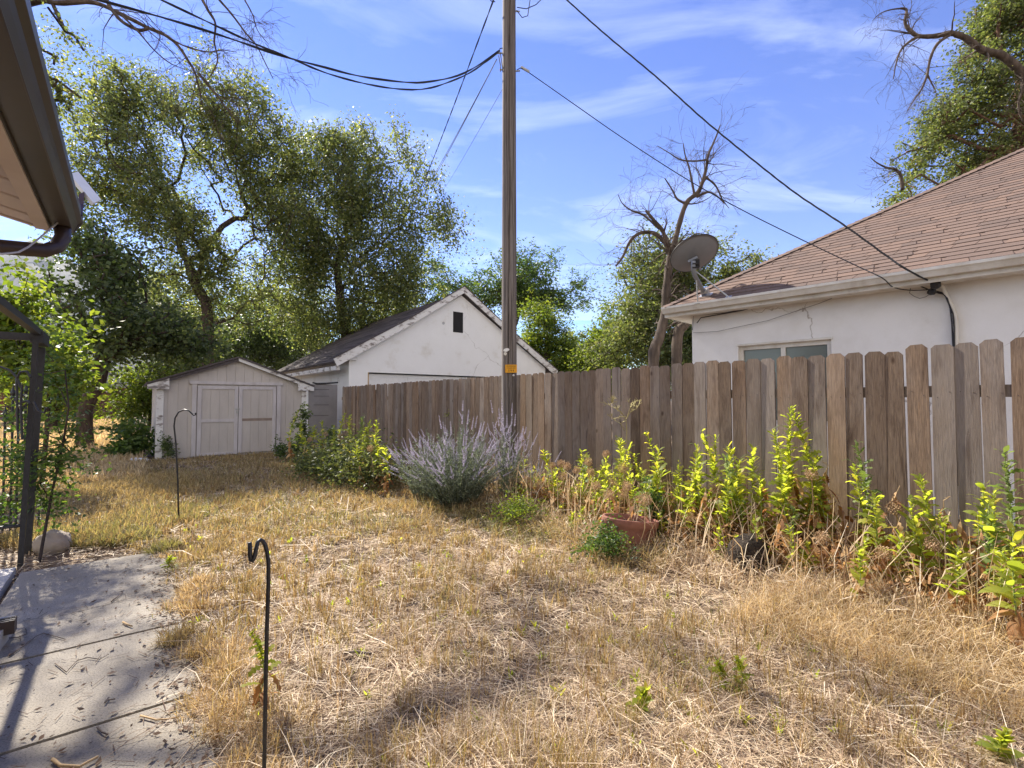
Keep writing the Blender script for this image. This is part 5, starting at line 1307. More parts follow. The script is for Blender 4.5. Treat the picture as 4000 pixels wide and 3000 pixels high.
def make_weed(h, seed, kind='green', base=None, label=None, grp=None, broad=False):
    rg = random.Random(seed)
    root = thing('weed' if kind != 'dry' else 'dried_weed', base, label, 'weed', grp)
    pts, n = [], 9; bx, by = rg.gauss(0, 0.11), rg.gauss(0, 0.08); bow = rg.gauss(0, 0.06)
    for i in range(n + 1):
        t = i / n
        pts.append(Vector((bx * t * h + bow * math.sin(math.pi * t), by * t * h + bow * math.sin(2.2 * t), h * t)))
    if rg.random() < 0.35:                      # nodding tip
        pts.append(pts[-1] + Vector((rg.choice([-1, 1]) * 0.05, 0, 0.03))); pts.append(pts[-1] + Vector((rg.choice([-1, 1]) * 0.04, 0, -0.01)))
    r0 = 0.0065 if h > 0.5 else 0.004
    MB().tube(pts, [r0 * (1 - 0.7 * i / (len(pts) - 1)) for i in range(len(pts))], 5).build('stem', M['stem_green'] if kind == 'green' else M['stem_tan'], root, local=True)
    def along(t):
        i = min(int(t * n), n - 1); return pts[i].lerp(pts[i + 1], t * n - i)
    G_, D_ = [], []
    a = rg.uniform(0, 6.28); cnt = int((98 if kind == 'green' else 30) * max(0.4, h)); lsc = min(1.0, 0.3 + h)
    for k in range(cnt):
        t = 0.06 + 0.92 * (k / cnt); a += 2.4 + rg.gauss(0, 0.3)
        out = Vector((math.cos(a), math.sin(a), 0)); side = Vector((-math.sin(a), math.cos(a), 0))
        sd_ = (side + UP * rg.gauss(0, 0.5)).normalized()
        if kind == 'green' and rg.random() < 0.12: continue
        dry = kind == 'dry' or (t < 0.38 + rg.gauss(0, 0.09) and h > 0.35)
        if dry:
            L = rg.uniform(0.08, 0.20) * lsc; d = out * 0.7 + UP * rg.uniform(-1.0, 0.3)
            D_.append(leaf_ribbon(along(t), d, sd_, L, L * rg.uniform(0.25, 0.42), rg.uniform(1.0, 3.5), OVAL if rg.random() < .6 else LOBED))
        else:
            f = (1 - t) ** 0.6
            L = (0.042 + 0.095 * f) * rg.uniform(0.5, 1.45) * (1.15 if broad else 1.0) * lsc; d = out * (0.45 + 0.5 * f) + UP * (1.0 - 0.5 * f)
            G_.append(leaf_ribbon(along(t), d, sd_, L, L * rg.uniform(0.34, 0.52), rg.uniform(0.2, 1.8), OVAL if broad or rg.random() < .2 else LOBED))
            if t > 0.6:
                for q in range(2):
                    oo = Vector((rg.gauss(0, 1), rg.gauss(0, 1), 0.8)); G_.append(leaf_ribbon(along(t), oo, oo.orthogonal().normalized(), 0.035 * (1.25 - t), 0.02, 0.5, OVAL))
    if G_: strips_np('leaves', np.array(G_), M['weed_leaf' if rg.random() < .92 else 'weed_blue'], root, local=True)
    if D_: strips_np('dried_leaves', np.array(D_), M['dead_leaf'], root, local=True)
    return root
_t = ['first', 'second', 'third', 'fourth', 'fifth', 'sixth', 'seventh', 'eighth', 'ninth', 'tenth', 'eleventh', 'twelfth', 'thirteenth', 'fourteenth', 'fifteenth', 'sixteenth', 'seventeenth', 'eighteenth', 'nineteenth']
ORD = list(_t)
for _w, _o in (('twenty', 'twentieth'), ('thirty', 'thirtieth'), ('forty', 'fortieth'), ('fifty', 'fiftieth'), ('sixty', 'sixtieth'), ('seventy', 'seventieth')):
    ORD += [_o] + [_w + '-' + q for q in _t[:9]]
tall = [(1125, 1000, 4.35), (1150, 1030, 4.15), (1172, 985, 4.4), (1205, 1010, 4.3), (1228, 1045, 4.2), (1248, 985, 4.45), (1272, 1020, 4.3), (1295, 1000, 4.25), (1318, 1030, 4.4), (1338, 975, 4.5),
        (1385, 1000, 4.4), (1412, 955, 4.5), (1438, 985, 4.4), (1462, 1010, 4.5), (1500, 985, 4.5), (1524, 1000, 4.4), (1548, 950, 4.55), (1582, 985, 4.5), (1612, 985, 4.45), (1672, 935, 4.45), (1692, 888, 4.5), (1752, 885, 4.55),
        (1800, 1010, 4.55), (1858, 1010, 4.4), (1900, 962, 4.55), (1960, 1085, 4.3), (2018, 1035, 4.5), (2082, 1055, 4.55), (2168, 985, 4.42), (2196, 1045, 4.4)]
tall += [(1188, 1040, 4.2), (1262, 1035, 4.1), (1284, 1045, 4.3), (1305, 1050, 4.1), (1328, 1010, 4.3), (1362, 960, 4.6), (1398, 1030, 4.2), (1425, 1020, 4.3), (1448, 1040, 4.2), (1482, 1015, 4.3), (1512, 1035, 4.2), (1535, 1020, 4.3), (1560, 1010, 4.2), (1597, 1010, 4.3), (1660, 1010, 4.3), (1683, 980, 4.35), (1702, 1020, 4.3), (1560, 1060, 4.1), (2150, 1060, 4.3), (1880, 1060, 4.3)]
tall += [(1082, 1040, 4.1), (1098, 1015, 4.25), (1112, 1050, 4.0), (1138, 1015, 4.2), (1160, 1050, 4.0), (1182, 1020, 4.3), (1196, 1055, 4.05), (1218, 1020, 4.1), (1236, 1060, 4.0), (1256, 1015, 4.25), (1280, 1065, 3.95), (1300, 1025, 4.4), (1312, 1060, 4.0), (1350, 1020, 4.2), (1372, 1040, 4.1), (1405, 1055, 4.05)]
tall.sort()
extra = []
for i, (x, yt, n) in enumerate(tall):
    b = spot(x, n); b.z = float(ground_h(b.x, b.y))
    h = (a2(x, yt, b.y).z - b.z) * (1.13 if x < 1660 else 1.04)
    if i % 3 != 1 and x < 1760:
        b2_ = b + N * random.uniform(-0.12, 0.05) + S * random.choice([-1, 1]) * random.uniform(0.05, 0.13)
        extra.append((b2_, h * random.uniform(0.6, 0.95)))
    tall_word = 'tall' if h > 1.0 else ('knee-high' if h < 0.62 else 'waist-high')
    make_weed(h, 100 + i, 'green', b, f'{tall_word} leafy green weed, {ORD[i]} along the fence from the utility pole', 'green weeds along the fence')
for i, (b2_, h) in enumerate(extra):
    make_weed(h, 150 + i, 'green', b2_, 'slim green side shoot among the taller weeds along the fence', 'slim side shoots along the fence')
low = [(1090, 1110, 3.9), (1240, 1120, 3.7), (1305, 1150, 3.9), (1430, 1110, 3.95), (1560, 1130, 3.95), (1600, 1165, 3.9), (1700, 1140, 3.9), (1745, 1170, 4.05), (1830, 1190, 3.7), (1842, 1160, 4.1), (1985, 1130, 4.15), (2050, 1175, 3.95), (2130, 1090, 4.2), (2140, 1180, 4.0), (2035, 1110, 4.3), (2195, 1140, 3.8), (1140, 1090, 4.0), (1180, 1080, 4.0), (1215, 1100, 3.95), (1270, 1110, 3.95), (1475, 1120, 4.0), (1520, 1110, 4.0), (1655, 1120, 4.05), (1925, 1150, 4.1)]
low.sort()
for i, (x, yt, n) in enumerate(low):
    b = spot(x, n); b.z = float(ground_h(b.x, b.y)); h = max(0.22, a2(x, yt, b.y).z - b.z)
    make_weed(h, 200 + i, 'green', b, f'short broad-leaved green weed before the taller ones, {ORD[i]} from the utility pole', 'short green weeds before the fence', broad=True)
dry = [(1290, 1075, 3.75), (1330, 1070, 3.8), (1365, 1085, 3.7), (1310, 1085, 4.2), (1240, 1060, 4.0), (1190, 1060, 4.0), (1215, 1060, 4.3), (1265, 1075, 4.35), (1345, 1060, 4.55), (1430, 1050, 4.45), (1475, 1060, 4.45), (1490, 1075, 4.3), (1520, 1070, 4.4), (1545, 1060, 4.35), (1575, 1080, 4.3), (1600, 1065, 4.4), (1612, 1045, 4.5), (1632, 1110, 4.35), (1655, 1100, 4.45), (1690, 1060, 4.4), (1715, 1030, 4.5), (1740, 1020, 4.55), (1770, 1040, 4.6), (1815, 1090, 4.55), (1875, 1060, 4.5), (1925, 1120, 4.45), (1960, 1110, 4.55), (2010, 1100, 4.55), (2060, 1130, 4.5), (2110, 1140, 4.45), (2170, 1140, 4.5), (1700, 1110, 4.25), (1780, 1120, 4.4), (1840, 1130, 4.5)]
for i, (x, yt, n) in enumerate(sorted(dry)):
    b = spot(x, n); b.z = float(ground_h(b.x, b.y)); h = a2(x, yt, b.y).z - b.z
    make_weed(h * 1.1, 300 + i, 'dry', b, f'dried orange-brown weed with curled leaves, {ORD[i]} from the utility pole', 'dried weeds along the fence')
shedw = [(1160, 1600, 10.9), (1215, 1660, 10.6), (1270, 1640, 10.4), (1330, 1610, 10.1), (1375, 1650, 9.6), (1405, 1620, 9.3), (1450, 1640, 8.6), (1490, 1690, 7.7), (1350, 1700, 8.9), (1255, 1720, 9.4), (1190, 1700, 10.2), (1240, 1640, 10.2), (1300, 1660, 9.8), (1360, 1620, 9.2), (1420, 1670, 8.4), (1470, 1640, 8.1), (1395, 1700, 8.2), (1320, 1720, 8.9), (1440, 1720, 7.6), (1500, 1740, 7.2)]
for i, (x, yt, Yd) in enumerate(shedw):
    q = at(x, yt, Yd); make_weed(q.z, 600 + i, 'green', Vector((q.x, q.y, 0)), f'shaded upright green weed between shed and sage bush, {ORD[i]} from the left', 'shaded weeds by the shed')
# the tall branching seed stalk
b = spot(1352, 4.45); sk = thing('seed_stalk', b, 'tall yellow branching seed stalk spreading in front of the fence', 'weed')
rg_ = random.Random(77); mb = MB(); hh = b.y
mb.tube([Vector((b.x, b.y, 0)), a2(1350, 1010, hh), a2(1354, 930, hh), a2(1352, 905, hh)], [0.007, 0.006, 0.005, 0.004], 5)
for pts in ([(1352, 905), (1342, 890), (1330, 882), (1315, 875)], [(1352, 905), (1362, 890), (1376, 882), (1380, 876)], [(1348, 898), (1335, 885), (1322, 870)], [(1355, 900), (1362, 880), (1365, 870)], [(1350, 930), (1340, 915), (1325, 905)]):
    q = [a2(x, y, hh + rg_.uniform(-.1, .1)) for x, y in pts]; mb.tube(q, 0.0035, 4)
    for _ in range(5): twigs(mb, q[rg_.randint(1, len(q) - 1)], Vector((rg_.gauss(0, 1), rg_.gauss(0, 1), 0.8)), 0.09, 0.003, 1, rg_, 0.2)
mb.build('stem', plain('yellow_stem', (0.34, 0.29, 0.12), 0.8), sk)
# weeds close by in the yard
b = gnd(985, 2800); make_weed(0.36, 401, 'green', Vector((b.x, b.y, 0)), 'lobed green weed growing beside the near shepherd hook', 'yard weeds', broad=False)
b = gnd(3905, 2960); make_weed(0.13, 402, 'green', Vector((b.x, b.y, 0)), 'small green weed in the straw at the bottom right', 'yard weeds', broad=True)
b = gnd(2890, 2720); make_weed(0.17, 403, 'green', Vector((b.x, b.y, 0)), 'bushy small green weed, larger of the pair in the straw', 'yard weeds', broad=False)
b = gnd(2800, 2700); make_weed(0.13, 404, 'green', Vector((b.x, b.y, 0)), 'small green weed left of the bushier one in the straw', 'yard weeds', broad=False)
b = gnd(2500, 2790); make_weed(0.12, 405, 'green', Vector((b.x, b.y, 0)), 'tiny two-leaved green weed in the middle of the straw', 'yard weeds', broad=True)
b = gnd(690, 2230); make_weed(0.14, 406, 'green', Vector((b.x, b.y, 0)), 'tiny green weed beside the far end of the path', 'yard weeds', broad=True)

def make_allium(head, foot, dia, seed, label):
    rg = random.Random(seed); foot = Vector(foot); head = Vector(head)
    root = thing('dried_allium', foot, label, 'flower', 'dried allium flowers')
    m = foot.lerp(head, 0.5) + Vector((rg.gauss(0, .02), rg.gauss(0, .02), 0))
    MB().tube([foot, m, head], [0.005, 0.0045, 0.004], 5).build('stem', M['stem_tan'], root)
    mb = MB(); n = 110
    for k in range(n):
        z = 1 - 2 * (k + 0.5) / n; a = k * 2.39996; r = math.sqrt(max(0, 1 - z * z))
        d = Vector((r * math.cos(a), r * math.sin(a), z)); e = head + d * dia * 0.5 * rg.uniform(0.75, 1.1)
        u = d.orthogonal().normalized() * 0.0009
        mb.add([head - u, head + u, e + u, e - u], [(0, 1, 2, 3)])
        v = d.cross(u).normalized(); w = u.normalized(); s_ = 0.0055 * rg.uniform(0.7, 1.3)
        mb.add([e + w * s_, e + v * s_, e - w * s_, e - v * s_, e + d * s_ * 1.3, e - d * s_], [(0, 1, 4), (1, 2, 4), (2, 3, 4), (3, 0, 4), (1, 0, 5), (2, 1, 5), (3, 2, 5), (0, 3, 5)])
    mb.build('flower_head', M['allium'], root)
al = [(2012, 1844, 4.1), (2057, 1874, 4.0), (2105, 1895, 3.95), (2158, 1821, 4.2), (2190, 1811, 4.25), (2214, 1822, 4.2), (2199, 1862, 4.0), (2253, 1837, 4.2), (2298, 1805, 4.3), (2307, 1844, 4.2), (2368, 1773, 4.4), (2392, 1889, 4.2), (2437, 1829, 4.3), (2434, 1934, 4.1), (2475, 1964, 4.1), (2380, 1935, 3.75), (2450, 1900, 3.8), (2520, 1950, 3.7), (2330, 1900, 3.9), (2800, 1910, 4.25), (3170, 1853, 4.4), (3212, 2102, 4.2), (3450, 2162, 4.1), (3497, 1984, 4.45), (3642, 2127, 4.2), (3922, 2217, 4.15), (3443, 2301, 3.9), (2690, 2020, 4.1), (2960, 2105, 4.1)]
for i, (x, y, Yd) in enumerate([(1212, 1718, 9.6), (1225, 1742, 9.3), (1270, 1696, 9.8), (1330, 1706, 9.0), (1362, 1655, 9.6), (1446, 1752, 7.6)]):
    h = at(x, y, Yd); make_allium(h, (h.x + 0.05, h.y, 0), 0.11, 560 + i, f'dried tan globe flower among the shaded weeds, {ORD[i]} from the shed')
for i, (x, y, n) in enumerate(sorted(al)):
    b = spot(x * 2212 / 4000, n); h = at(x, y, b.y)
    ft = Vector((b.x + random.gauss(0, 0.06), b.y + random.gauss(0, 0.05), 0))
    make_allium(h, ft, 0.105 * random.uniform(0.85, 1.15), 500 + i, f'dried tan globe flower head on a stalk, {ORD[i]} from the utility pole')

# Russian sage
def make_sage(c, rad, h, nst, seed, label, flower=0.75):
    rg = random.Random(seed); root = thing('sage_bush', c, label, 'shrub')
    st = MB(); L_, F_ = [], []
    for k in range(nst):
        a = rg.uniform(0, 6.283); ro = math.sqrt(rg.random()); b = Vector((rad * 0.35 * ro * math.cos(a), rad * 0.35 * ro * math.sin(a), 0))
        out = Vector((math.cos(a), math.sin(a), 0)) * rad * ro
        hh = h * (1.05 - 0.42 * ro) * (rg.uniform(0.55, 1.0) if rg.random() < 0.75 else rg.uniform(0.95, 1.15))
        tip = b + out * rg.uniform(0.5, 1.2) + UP * hh + Vector((rg.gauss(0, .05), rg.gauss(0, .05), 0))
        m = b.lerp(tip, 0.5) + UP * 0.08 * ro - out * 0.1
        pts = [b, b.lerp(m, 0.5), m, m.lerp(tip, 0.5), tip]
        st.tube(pts, [0.004, 0.0035, 0.003, 0.0025, 0.002], 3, cap=False)
        fl = rg.random() < flower; dens = 44
        def al_(t):
            i = min(int(t * 4), 3); return pts[i].lerp(pts[i + 1], t * 4 - i)
        tdir = (tip - m).normalized()
        for q in range(dens):
            t = rg.uniform(0.18, 0.8 if fl else 1.0); aa = rg.uniform(0, 6.283)
            d = (Vector((math.cos(aa), math.sin(aa), rg.uniform(-.1, 0.9)))).normalized()
            LL = rg.uniform(0.025, 0.055) * (1.2 - 0.5 * t); s_ = d.orthogonal().normalized() * LL * 0.13; pb = al_(t)
            L_.append([pb - s_ * 0.4, pb + d * LL * 0.5 - s_, pb + d * LL, pb + d * LL * 0.5 + s_])
        if fl:
            spikes = [(tip, tdir, rg.uniform(0.10, 0.2))]
            for _ in range(rg.randint(1, 3)):
                aa = rg.uniform(0, 6.283); d = (tdir + Vector((math.cos(aa), math.sin(aa), 0)) * 0.55).normalized(); spikes.append((al_(rg.uniform(0.75, 0.92)), d, rg.uniform(0.07, 0.15)))
            for o_, d, LL in spikes:
                st.tube([o_, o_ + d * LL], 0.0015, 3, cap=False); nn = int(LL / 0.016)
                u = d.orthogonal().normalized(); v = d.cross(u)
                for w in range(nn):
                    pb = o_ + d * LL * w / nn
                    for e in range(4):
                        aa = e * 1.57 + w * 0.8; dd = (u * math.cos(aa) + v * math.sin(aa)); s_ = (d * 0.0038)
                        rr = 0.0095 * (1.15 - 0.7 * w / nn)
                        F_.append([pb - s_, pb + dd * rr - s_ * 0.8, pb + dd * rr * 1.1 + s_, pb + s_])
    st.build('stems', M['sage_leaf'], root, local=True)
    mesh_np('leaves', np.array(L_), M['sage_leaf'], root, 4, local=True)
    if F_: mesh_np('flowers', np.array(F_), M['sage_flower'], root, 4, local=True)
cs = gnd(1790, 1985); make_sage(Vector((cs.x, cs.y, 0)), 0.62, 1.10, 380, 61, 'large silvery sage bush with lavender flower spikes before the pole', 0.24)
cs = gnd(1660, 1960); make_sage(Vector((cs.x, cs.y, 0)), 0.40, 0.86, 110, 62, 'smaller silvery sage bush with lavender spikes left of the large one', 0.6)
cs = gnd(1985, 1985); make_sage(Vector((cs.x, cs.y, 0)), 0.24, 1.35, 42, 63, 'slender tall sage sprig standing against the utility pole', 1.0)
cs = gnd(2085, 1975); make_sage(Vector((cs.x, cs.y, 0)), 0.22, 0.75, 16, 64, 'low sparse sage sprigs just right of the pole', 0.6)

# weedy green shrubs between shed and sage
def shrub(name, label, x, yb, w, h_px, mat, seed, ncl=60, per=90, leaf=0.06, sig=0.11, aspect=0.45, droop=0.2, bark='stem_green', gaps=0.25, Y=None):
    c = gnd(x, yb); Yd = Y or c.y; r = w / FPX * Yd / 2; h = h_px / FPX * Yd
    base = Vector((c.x, c.y, 0))
    return grow_tree(name, label, base, tr3((c.x, c.y, -0.02), (c.x, c.y, h * 0.12), (c.x + .02, c.y, h * 0.22)), 0.012,
                     [(Vector((c.x, c.y, h * 0.45)), r, h * 0.5), (Vector((c.x - r * 0.4, c.y, h * 0.3)), r * 0.7, h * 0.35), (Vector((c.x + r * 0.4, c.y, h * 0.35)), r * 0.7, h * 0.4)] if h < 2.5 * r else
                     [(Vector((c.x + r * 0.3 * math.sin(3.7 * t + seed), c.y, h * (0.12 + 0.85 * t))), r * (1.1 - 0.75 * t), h * 0.12) for t in (0, .2, .4, .6, .8, 1.0)],
                     ncl, per, leaf, M[mat], M[bark], seed, droop=droop, sig=sig, gaps=gaps, rtip=0.003, aspect=aspect, cat='shrub', stem='stems', foliage='leaves')
shrub('weed_shrub', 'leafy green shrub nearest the sage bush by the fence', 1430, 1905, 270, 190, 'olive_leaf', 71, 100, 40, 0.06, 0.17)
shrub('weed_shrub', 'leafy green shrub in front of the grey gate panel', 1310, 1880, 270, 170, 'olive_leaf', 72, 100, 36, 0.065, 0.18)
shrub('weed_shrub', 'low yellowing green shrub right of the shed doors', 1235, 1850, 150, 170, 'olive_leaf', 73, 60, 60, 0.055, 0.10)
shrub('weed_shrub', 'dark upright weed climbing the right shed corner', 1175, 1800, 60, 215, 'dark_leaf', 74, 40, 60, 0.07, 0.07)
shrub('weed_shrub', 'dark upright weed against the fence end beside the panel', 1295, 1830, 60, 160, 'dark_leaf', 75, 34, 60, 0.07, 0.07)
shrub('weed_shrub', 'sprawling dark green weed left of the shed corner', 500, 1790, 170, 150, 'locust_leaf', 76, 46, 50, 0.10, 0.12, aspect=0.7)
shrub('weed_shrub', 'small dark weed at the foot of the shed wall', 655, 1795, 60, 95, 'dark_leaf', 77, 16, 40, 0.07, 0.08)
shrub('weed_shrub', 'small weed at the right foot of the shed door frame', 1095, 1800, 45, 75, 'locust_leaf', 78, 16, 40, 0.06, 0.07)
shrub('green_shrub', 'little bright green shrub in front of the terracotta planter', 2370, 2190, 150, 100, 'vine_leaf', 79, 36, 55, 0.032, 0.075)
shrub('green_shrub', 'low yellow-green ground shrub right of the sage bush', 2030, 2050, 230, 70, 'lime_leaf', 80, 46, 44, 0.032, 0.09)
shrub('green_shrub', 'small-leaved green shrub hanging over the planter rim', 2535, 2120, 90, 230, 'vine_leaf', 81, 26, 40, 0.045, 0.05, gaps=0.1)
# climber over the arbor
b = gnd(150, 2190)
grow_tree('climbing_vine', 'green climbing vine with small leaves wound through the black arbor', Vector((b.x, b.y, 0)),
          tr3((b.x, b.y, -0.03), a2(112, 1060, 4.7), a2(135, 960, 4.7), a2(148, 880, 4.7), a2(140, 800, 4.7)), 0.013,
          [blob(120, 830, 55, 4.8, 1.1), blob(70, 1000, 65, 4.5, 0.9), blob(125, 1010, 50, 4.7, 0.8), blob(100, 740, 40, 4.9, 1.2), blob(150, 920, 40, 4.8, 0.8), blob(20, 1010, 40, 4.6, 1.0), blob(90, 1090, 45, 4.6, .8), blob(30, 1090, 40, 5, 0.8), blob(60, 900, 50, 4.9)],
          72, 40, 0.055, M['vine_leaf'], M['bark'], 83, droop=0.3, sig=0.10, gaps=0.30, rtip=0.003, cat='vine', stem='stems', foliage='leaves')
# a lone climbing weed on the fence
shrub('weed_shrub', 'lone bright green weed sprig clinging high on the fence', 1738, 1640, 14, 60, 'weed_leaf', 84, 8, 16, 0.05, 0.03, Y=8.9) if False else None
q = W(FN - 0.02, 8.05); 
sp_ = make_weed(0.32, 85, 'green', Vector((a2(961, 900, 9.35).x, 9.35, a2(961, 902, 9.35).z)), 'lone bright green weed sprig clinging high on the fence', None)

# ================================================================== straw, dry grass, litter: ground cover nobody could count
def scatter(n, fn):
    out = np.empty((0, 2))
    while len(out) < n:
        q = fn(n); out = np.concatenate([out, q])
    return out[:n]
def yard(nmin, nmax, smin, smax, power=1.0):
    def fn(k):
        k = int(k * 2.5)
        n = rng.uniform(nmin, nmax, k); s = rng.uniform(smin, smax, k)
        x = n * Nn[0] + s * Sn[0]; y = n * Nn[1] + s * Sn[1]
        r2 = x * x + y * y; keep = rng.random(k) < np.clip((2.6 / np.maximum(r2, 2.6)) ** power, 0, 1)
        keep &= (np.abs(x) < 1.16 * y + 0.5) & (y > 0.6)
        onpath = (n < 0.27 + 0.05 * np.sin(s * 9) + 0.05 * np.sin(s * 23)) & (s < 5.65) & (n > -2.6)
        keep &= ~onpath
        keep &= rng.random(k) < np.clip((fbm(x * 2.1 + 7, y * 2.1, 3, 55) - 0.30) * 4.5, 0.28, 1)
        return np.stack([x, y], 1)[keep]
    return fn
def blades(name, XY, hmin, hmax, wmul, tilt, mat, label=None, bend=0.6, lift=0.0, hfun=None):
    n = len(XY); x, y = XY[:, 0], XY[:, 1]; z = ground_h(x, y) + lift * rng.random(n) ** 2
    dist = np.hypot(x, y)
    L = rng.uniform(hmin, hmax, n)
    if hfun is not None: L = L * hfun(x, y)
    yaw = rng.uniform(0, 2 * np.pi, n)
    el = tilt(n)
    d = np.stack([np.cos(yaw) * np.cos(el), np.sin(yaw) * np.cos(el), np.sin(el)], 1)
    el2 = el - bend * rng.random(n)
    d2 = np.stack([np.cos(yaw) * np.cos(el2), np.sin(yaw) * np.cos(el2), np.sin(el2)], 1)
    sy = yaw + np.pi / 2 + rng.normal(0, 0.5, n)
    sd = np.stack([np.cos(sy), np.sin(sy), rng.normal(0, 0.3, n)], 1)
    w = np.maximum(0.0011, dist * 0.00052) * wmul * rng.uniform(0.6, 1.5, n)
    p0 = np.stack([x, y, z], 1); p1 = p0 + d * (L * 0.55)[:, None]; p2 = p1 + d2 * (L * 0.45)[:, None]
    lowb = z + 0.003
    p1[:, 2] = np.maximum(p1[:, 2], lowb); p2[:, 2] = np.maximum(p2[:, 2], lowb)
    P = np.stack([np.stack([p0 - sd * w[:, None], p0 + sd * w[:, None]], 1), np.stack([p1 - sd * w[:, None] * 0.9, p1 + sd * w[:, None] * 0.9], 1), np.stack([p2 - sd * w[:, None] * 0.35, p2 + sd * w[:, None] * 0.35], 1)], 1)
    o = strips_np(name, P, mat); tag(o, kind='stuff')
    return o
flat = lambda n: rng.normal(0.08, 0.16, n)
up_ = lambda n: rng.normal(1.2, 0.25, n)
mid_ = lambda n: rng.normal(0.75, 0.35, n)
patch = lambda x, y: 0.45 + 1.1 * fbm(x * 1.1, y * 1.1, 3, 31)
blades('straw', scatter(190000, yard(-0.9, 5.0, 0.2, 13.8, 0.85)), 0.03, 0.15, 1.0, flat, M['straw'], lift=0.03)
blades('straw', scatter(6500, yard(0.1, 4.6, 0.2, 8, 0.9)), 0.15, 0.38, 1.15, lambda n: rng.normal(0.12, 0.14, n), M['straw'], lift=0.05)
# clumped stubble
def clumps(nc, per, fn, spread):
    c = scatter(nc, fn); k = np.repeat(np.arange(nc), per)
    d = np.hypot(c[k, 0], c[k, 1])
    return c[k] + rng.normal(0, 1, (nc * per, 2)) * spread * (0.6 + 0.12 * d)[:, None]
blades('dry_grass', clumps(2600, 11, yard(0.1, 4.9, 0.3, 13.8, 0.6), 0.02), 0.05, 0.15, 1.0, up_, M['drygrass'], bend=0.4, hfun=patch)
blades('stubble', clumps(1300, 7, yard(0.3, 4.3, 0.4, 10, 0.6), 0.012), 0.04, 0.13, 1.5, lambda n: rng.normal(1.35, 0.15, n), M['stubble'], bend=0.2)
blades('dry_grass', scatter(45000, yard(0.0, 4.6, 4.2, 13.9, 0.35)), 0.05, 0.15, 1.0, mid_, M['drygrass'], bend=0.8, hfun=patch)
blades('green_grass', clumps(500, 10, yard(0.2, 4.4, 1.0, 12, 0.35), 0.05), 0.04, 0.11, 1.0, up_, M['greengrass'], bend=0.5)
# tall dry grass: path edge, bottom right mound, bed in front of the fence
def strip_n(n0, n1, s0, s1):
    def fn(k):
        n = rng.uniform(n0, n1, k); s = rng.uniform(s0, s1, k)
        x = n * Nn[0] + s * Sn[0]; y = n * Nn[1] + s * Sn[1]
        return np.stack([x, y], 1)[(np.abs(x) < 1.16 * y + 0.5) & (y > 0.5)]
    return fn
def edge_fn(k):
    s = rng.uniform(0.6, 5.4, k); n = 0.31 + np.abs(rng.normal(0, 0.10, k)) + 0.07 * np.sin(s * 9) + 0.05 * np.sin(s * 23)
    keep = fbm(s * 2.3, s * 0 + 3, 3, 77) > 0.36
    return np.stack([n * Nn[0] + s * Sn[0], n * Nn[1] + s * Sn[1]], 1)[keep]
blades('dry_grass', scatter(12000, edge_fn), 0.04, 0.13, 0.8, lambda n: rng.normal(0.85, 0.35, n), M['goldgrass'], bend=1.0)
blades('dry_grass', scatter(20000, strip_n(3.0, 4.3, 0.2, 1.6)), 0.08, 0.26, 0.75, lambda n: rng.normal(0.5, 0.4, n), M['goldgrass'], bend=1.2, lift=0.03)
blades('dry_stalks', scatter(1500, strip_n(3.7, 4.8, 0.3, 6.5)), 0.25, 0.65, 1.5, lambda n: rng.normal(1.25, 0.28, n), M['straw'], bend=0.7)
blades('dry_leaves', scatter(7000, strip_n(3.95, 4.84, 0.2, 5.0)), 0.05, 0.16, 5.0, lambda n: rng.normal(0.5, 0.6, n), M['dead_leaf'], bend=1.6, lift=0.25)
blades('straw', scatter(34000, strip_n(3.5, 4.85, 0.2, 7.0)), 0.08, 0.30, 1.0, lambda n: rng.normal(0.45, 0.4, n), M['straw'], bend=1.2, lift=0.04)
blades('dry_grass', scatter(16000, strip_n(3.3, 4.7, 2.4, 8.5)), 0.10, 0.28, 0.9, mid_, M['drygrass'], bend=1.2)
blades('green_grass', scatter(5000, strip_n(3.0, 4.3, 3.6, 6.0)), 0.06, 0.2, 0.9, mid_, M['greengrass'], bend=1.2)
# rough grass beyond the path end and the field behind
def ell(cx, cy, rx, ry):
    def fn(k):
        a = rng.uniform(0, 2 * np.pi, k); r = np.sqrt(rng.random(k)); return np.stack([cx + rx * r * np.cos(a), cy + ry * r * np.sin(a)], 1)
    return fn
for (px, py, w, hh, num, mt_) in ((330, 2110, 0.75, 0.3, 3600, 'greengrass'), (250, 2120, 0.7, 0.25, 3000, 'drygrass'), (640, 2150, 0.12, 0.10, 700, 'greengrass'), (450, 2040, 0.9, 0.7, 5000, 'drygrass'), (330, 1950, 1.2, 1.0, 6000, 'drygrass'), (560, 1900, 1.5, 1.2, 7000, 'drygrass'), (620, 2030, 0.5, 0.6, 1600, 'greengrass'), (690, 2500, 0.08, 0.10, 700, 'drygrass'), (880, 1980, 1.5, 0.6, 1200, 'greengrass'), (1200, 2060, 1.2, 0.5, 1200, 'greengrass')):
    c = gnd(px, py)
    blades('green_grass' if mt_ == 'greengrass' else 'dry_grass', scatter(num, ell(c.x, c.y, w, hh)), 0.06, 0.15 if w > .3 else 0.16, 1.0, lambda n: rng.normal(1.0, 0.35, n), M[mt_], bend=0.9)
def field(k):
    y = 5 + 45 * rng.random(k) ** 1.6; x = -y * rng.uniform(0.28, 1.25, k)
    n, s = to_ns(x, y)
    keep = (n < 0.3) & (s > 10.3 + 1.5 * fbm(n * 1.3, n * 0 + 2, 2, 4)) & ~((n > 0.4) & (n < 4) & (s > 14.2) & (s < 17.2))
    return np.stack([x, y], 1)[keep]
blades('dry_grass', scatter(60000, field), 0.07, 0.22, 1.3, lambda n: rng.normal(1.1, 0.3, n), M['goldgrass'], bend=0.7)
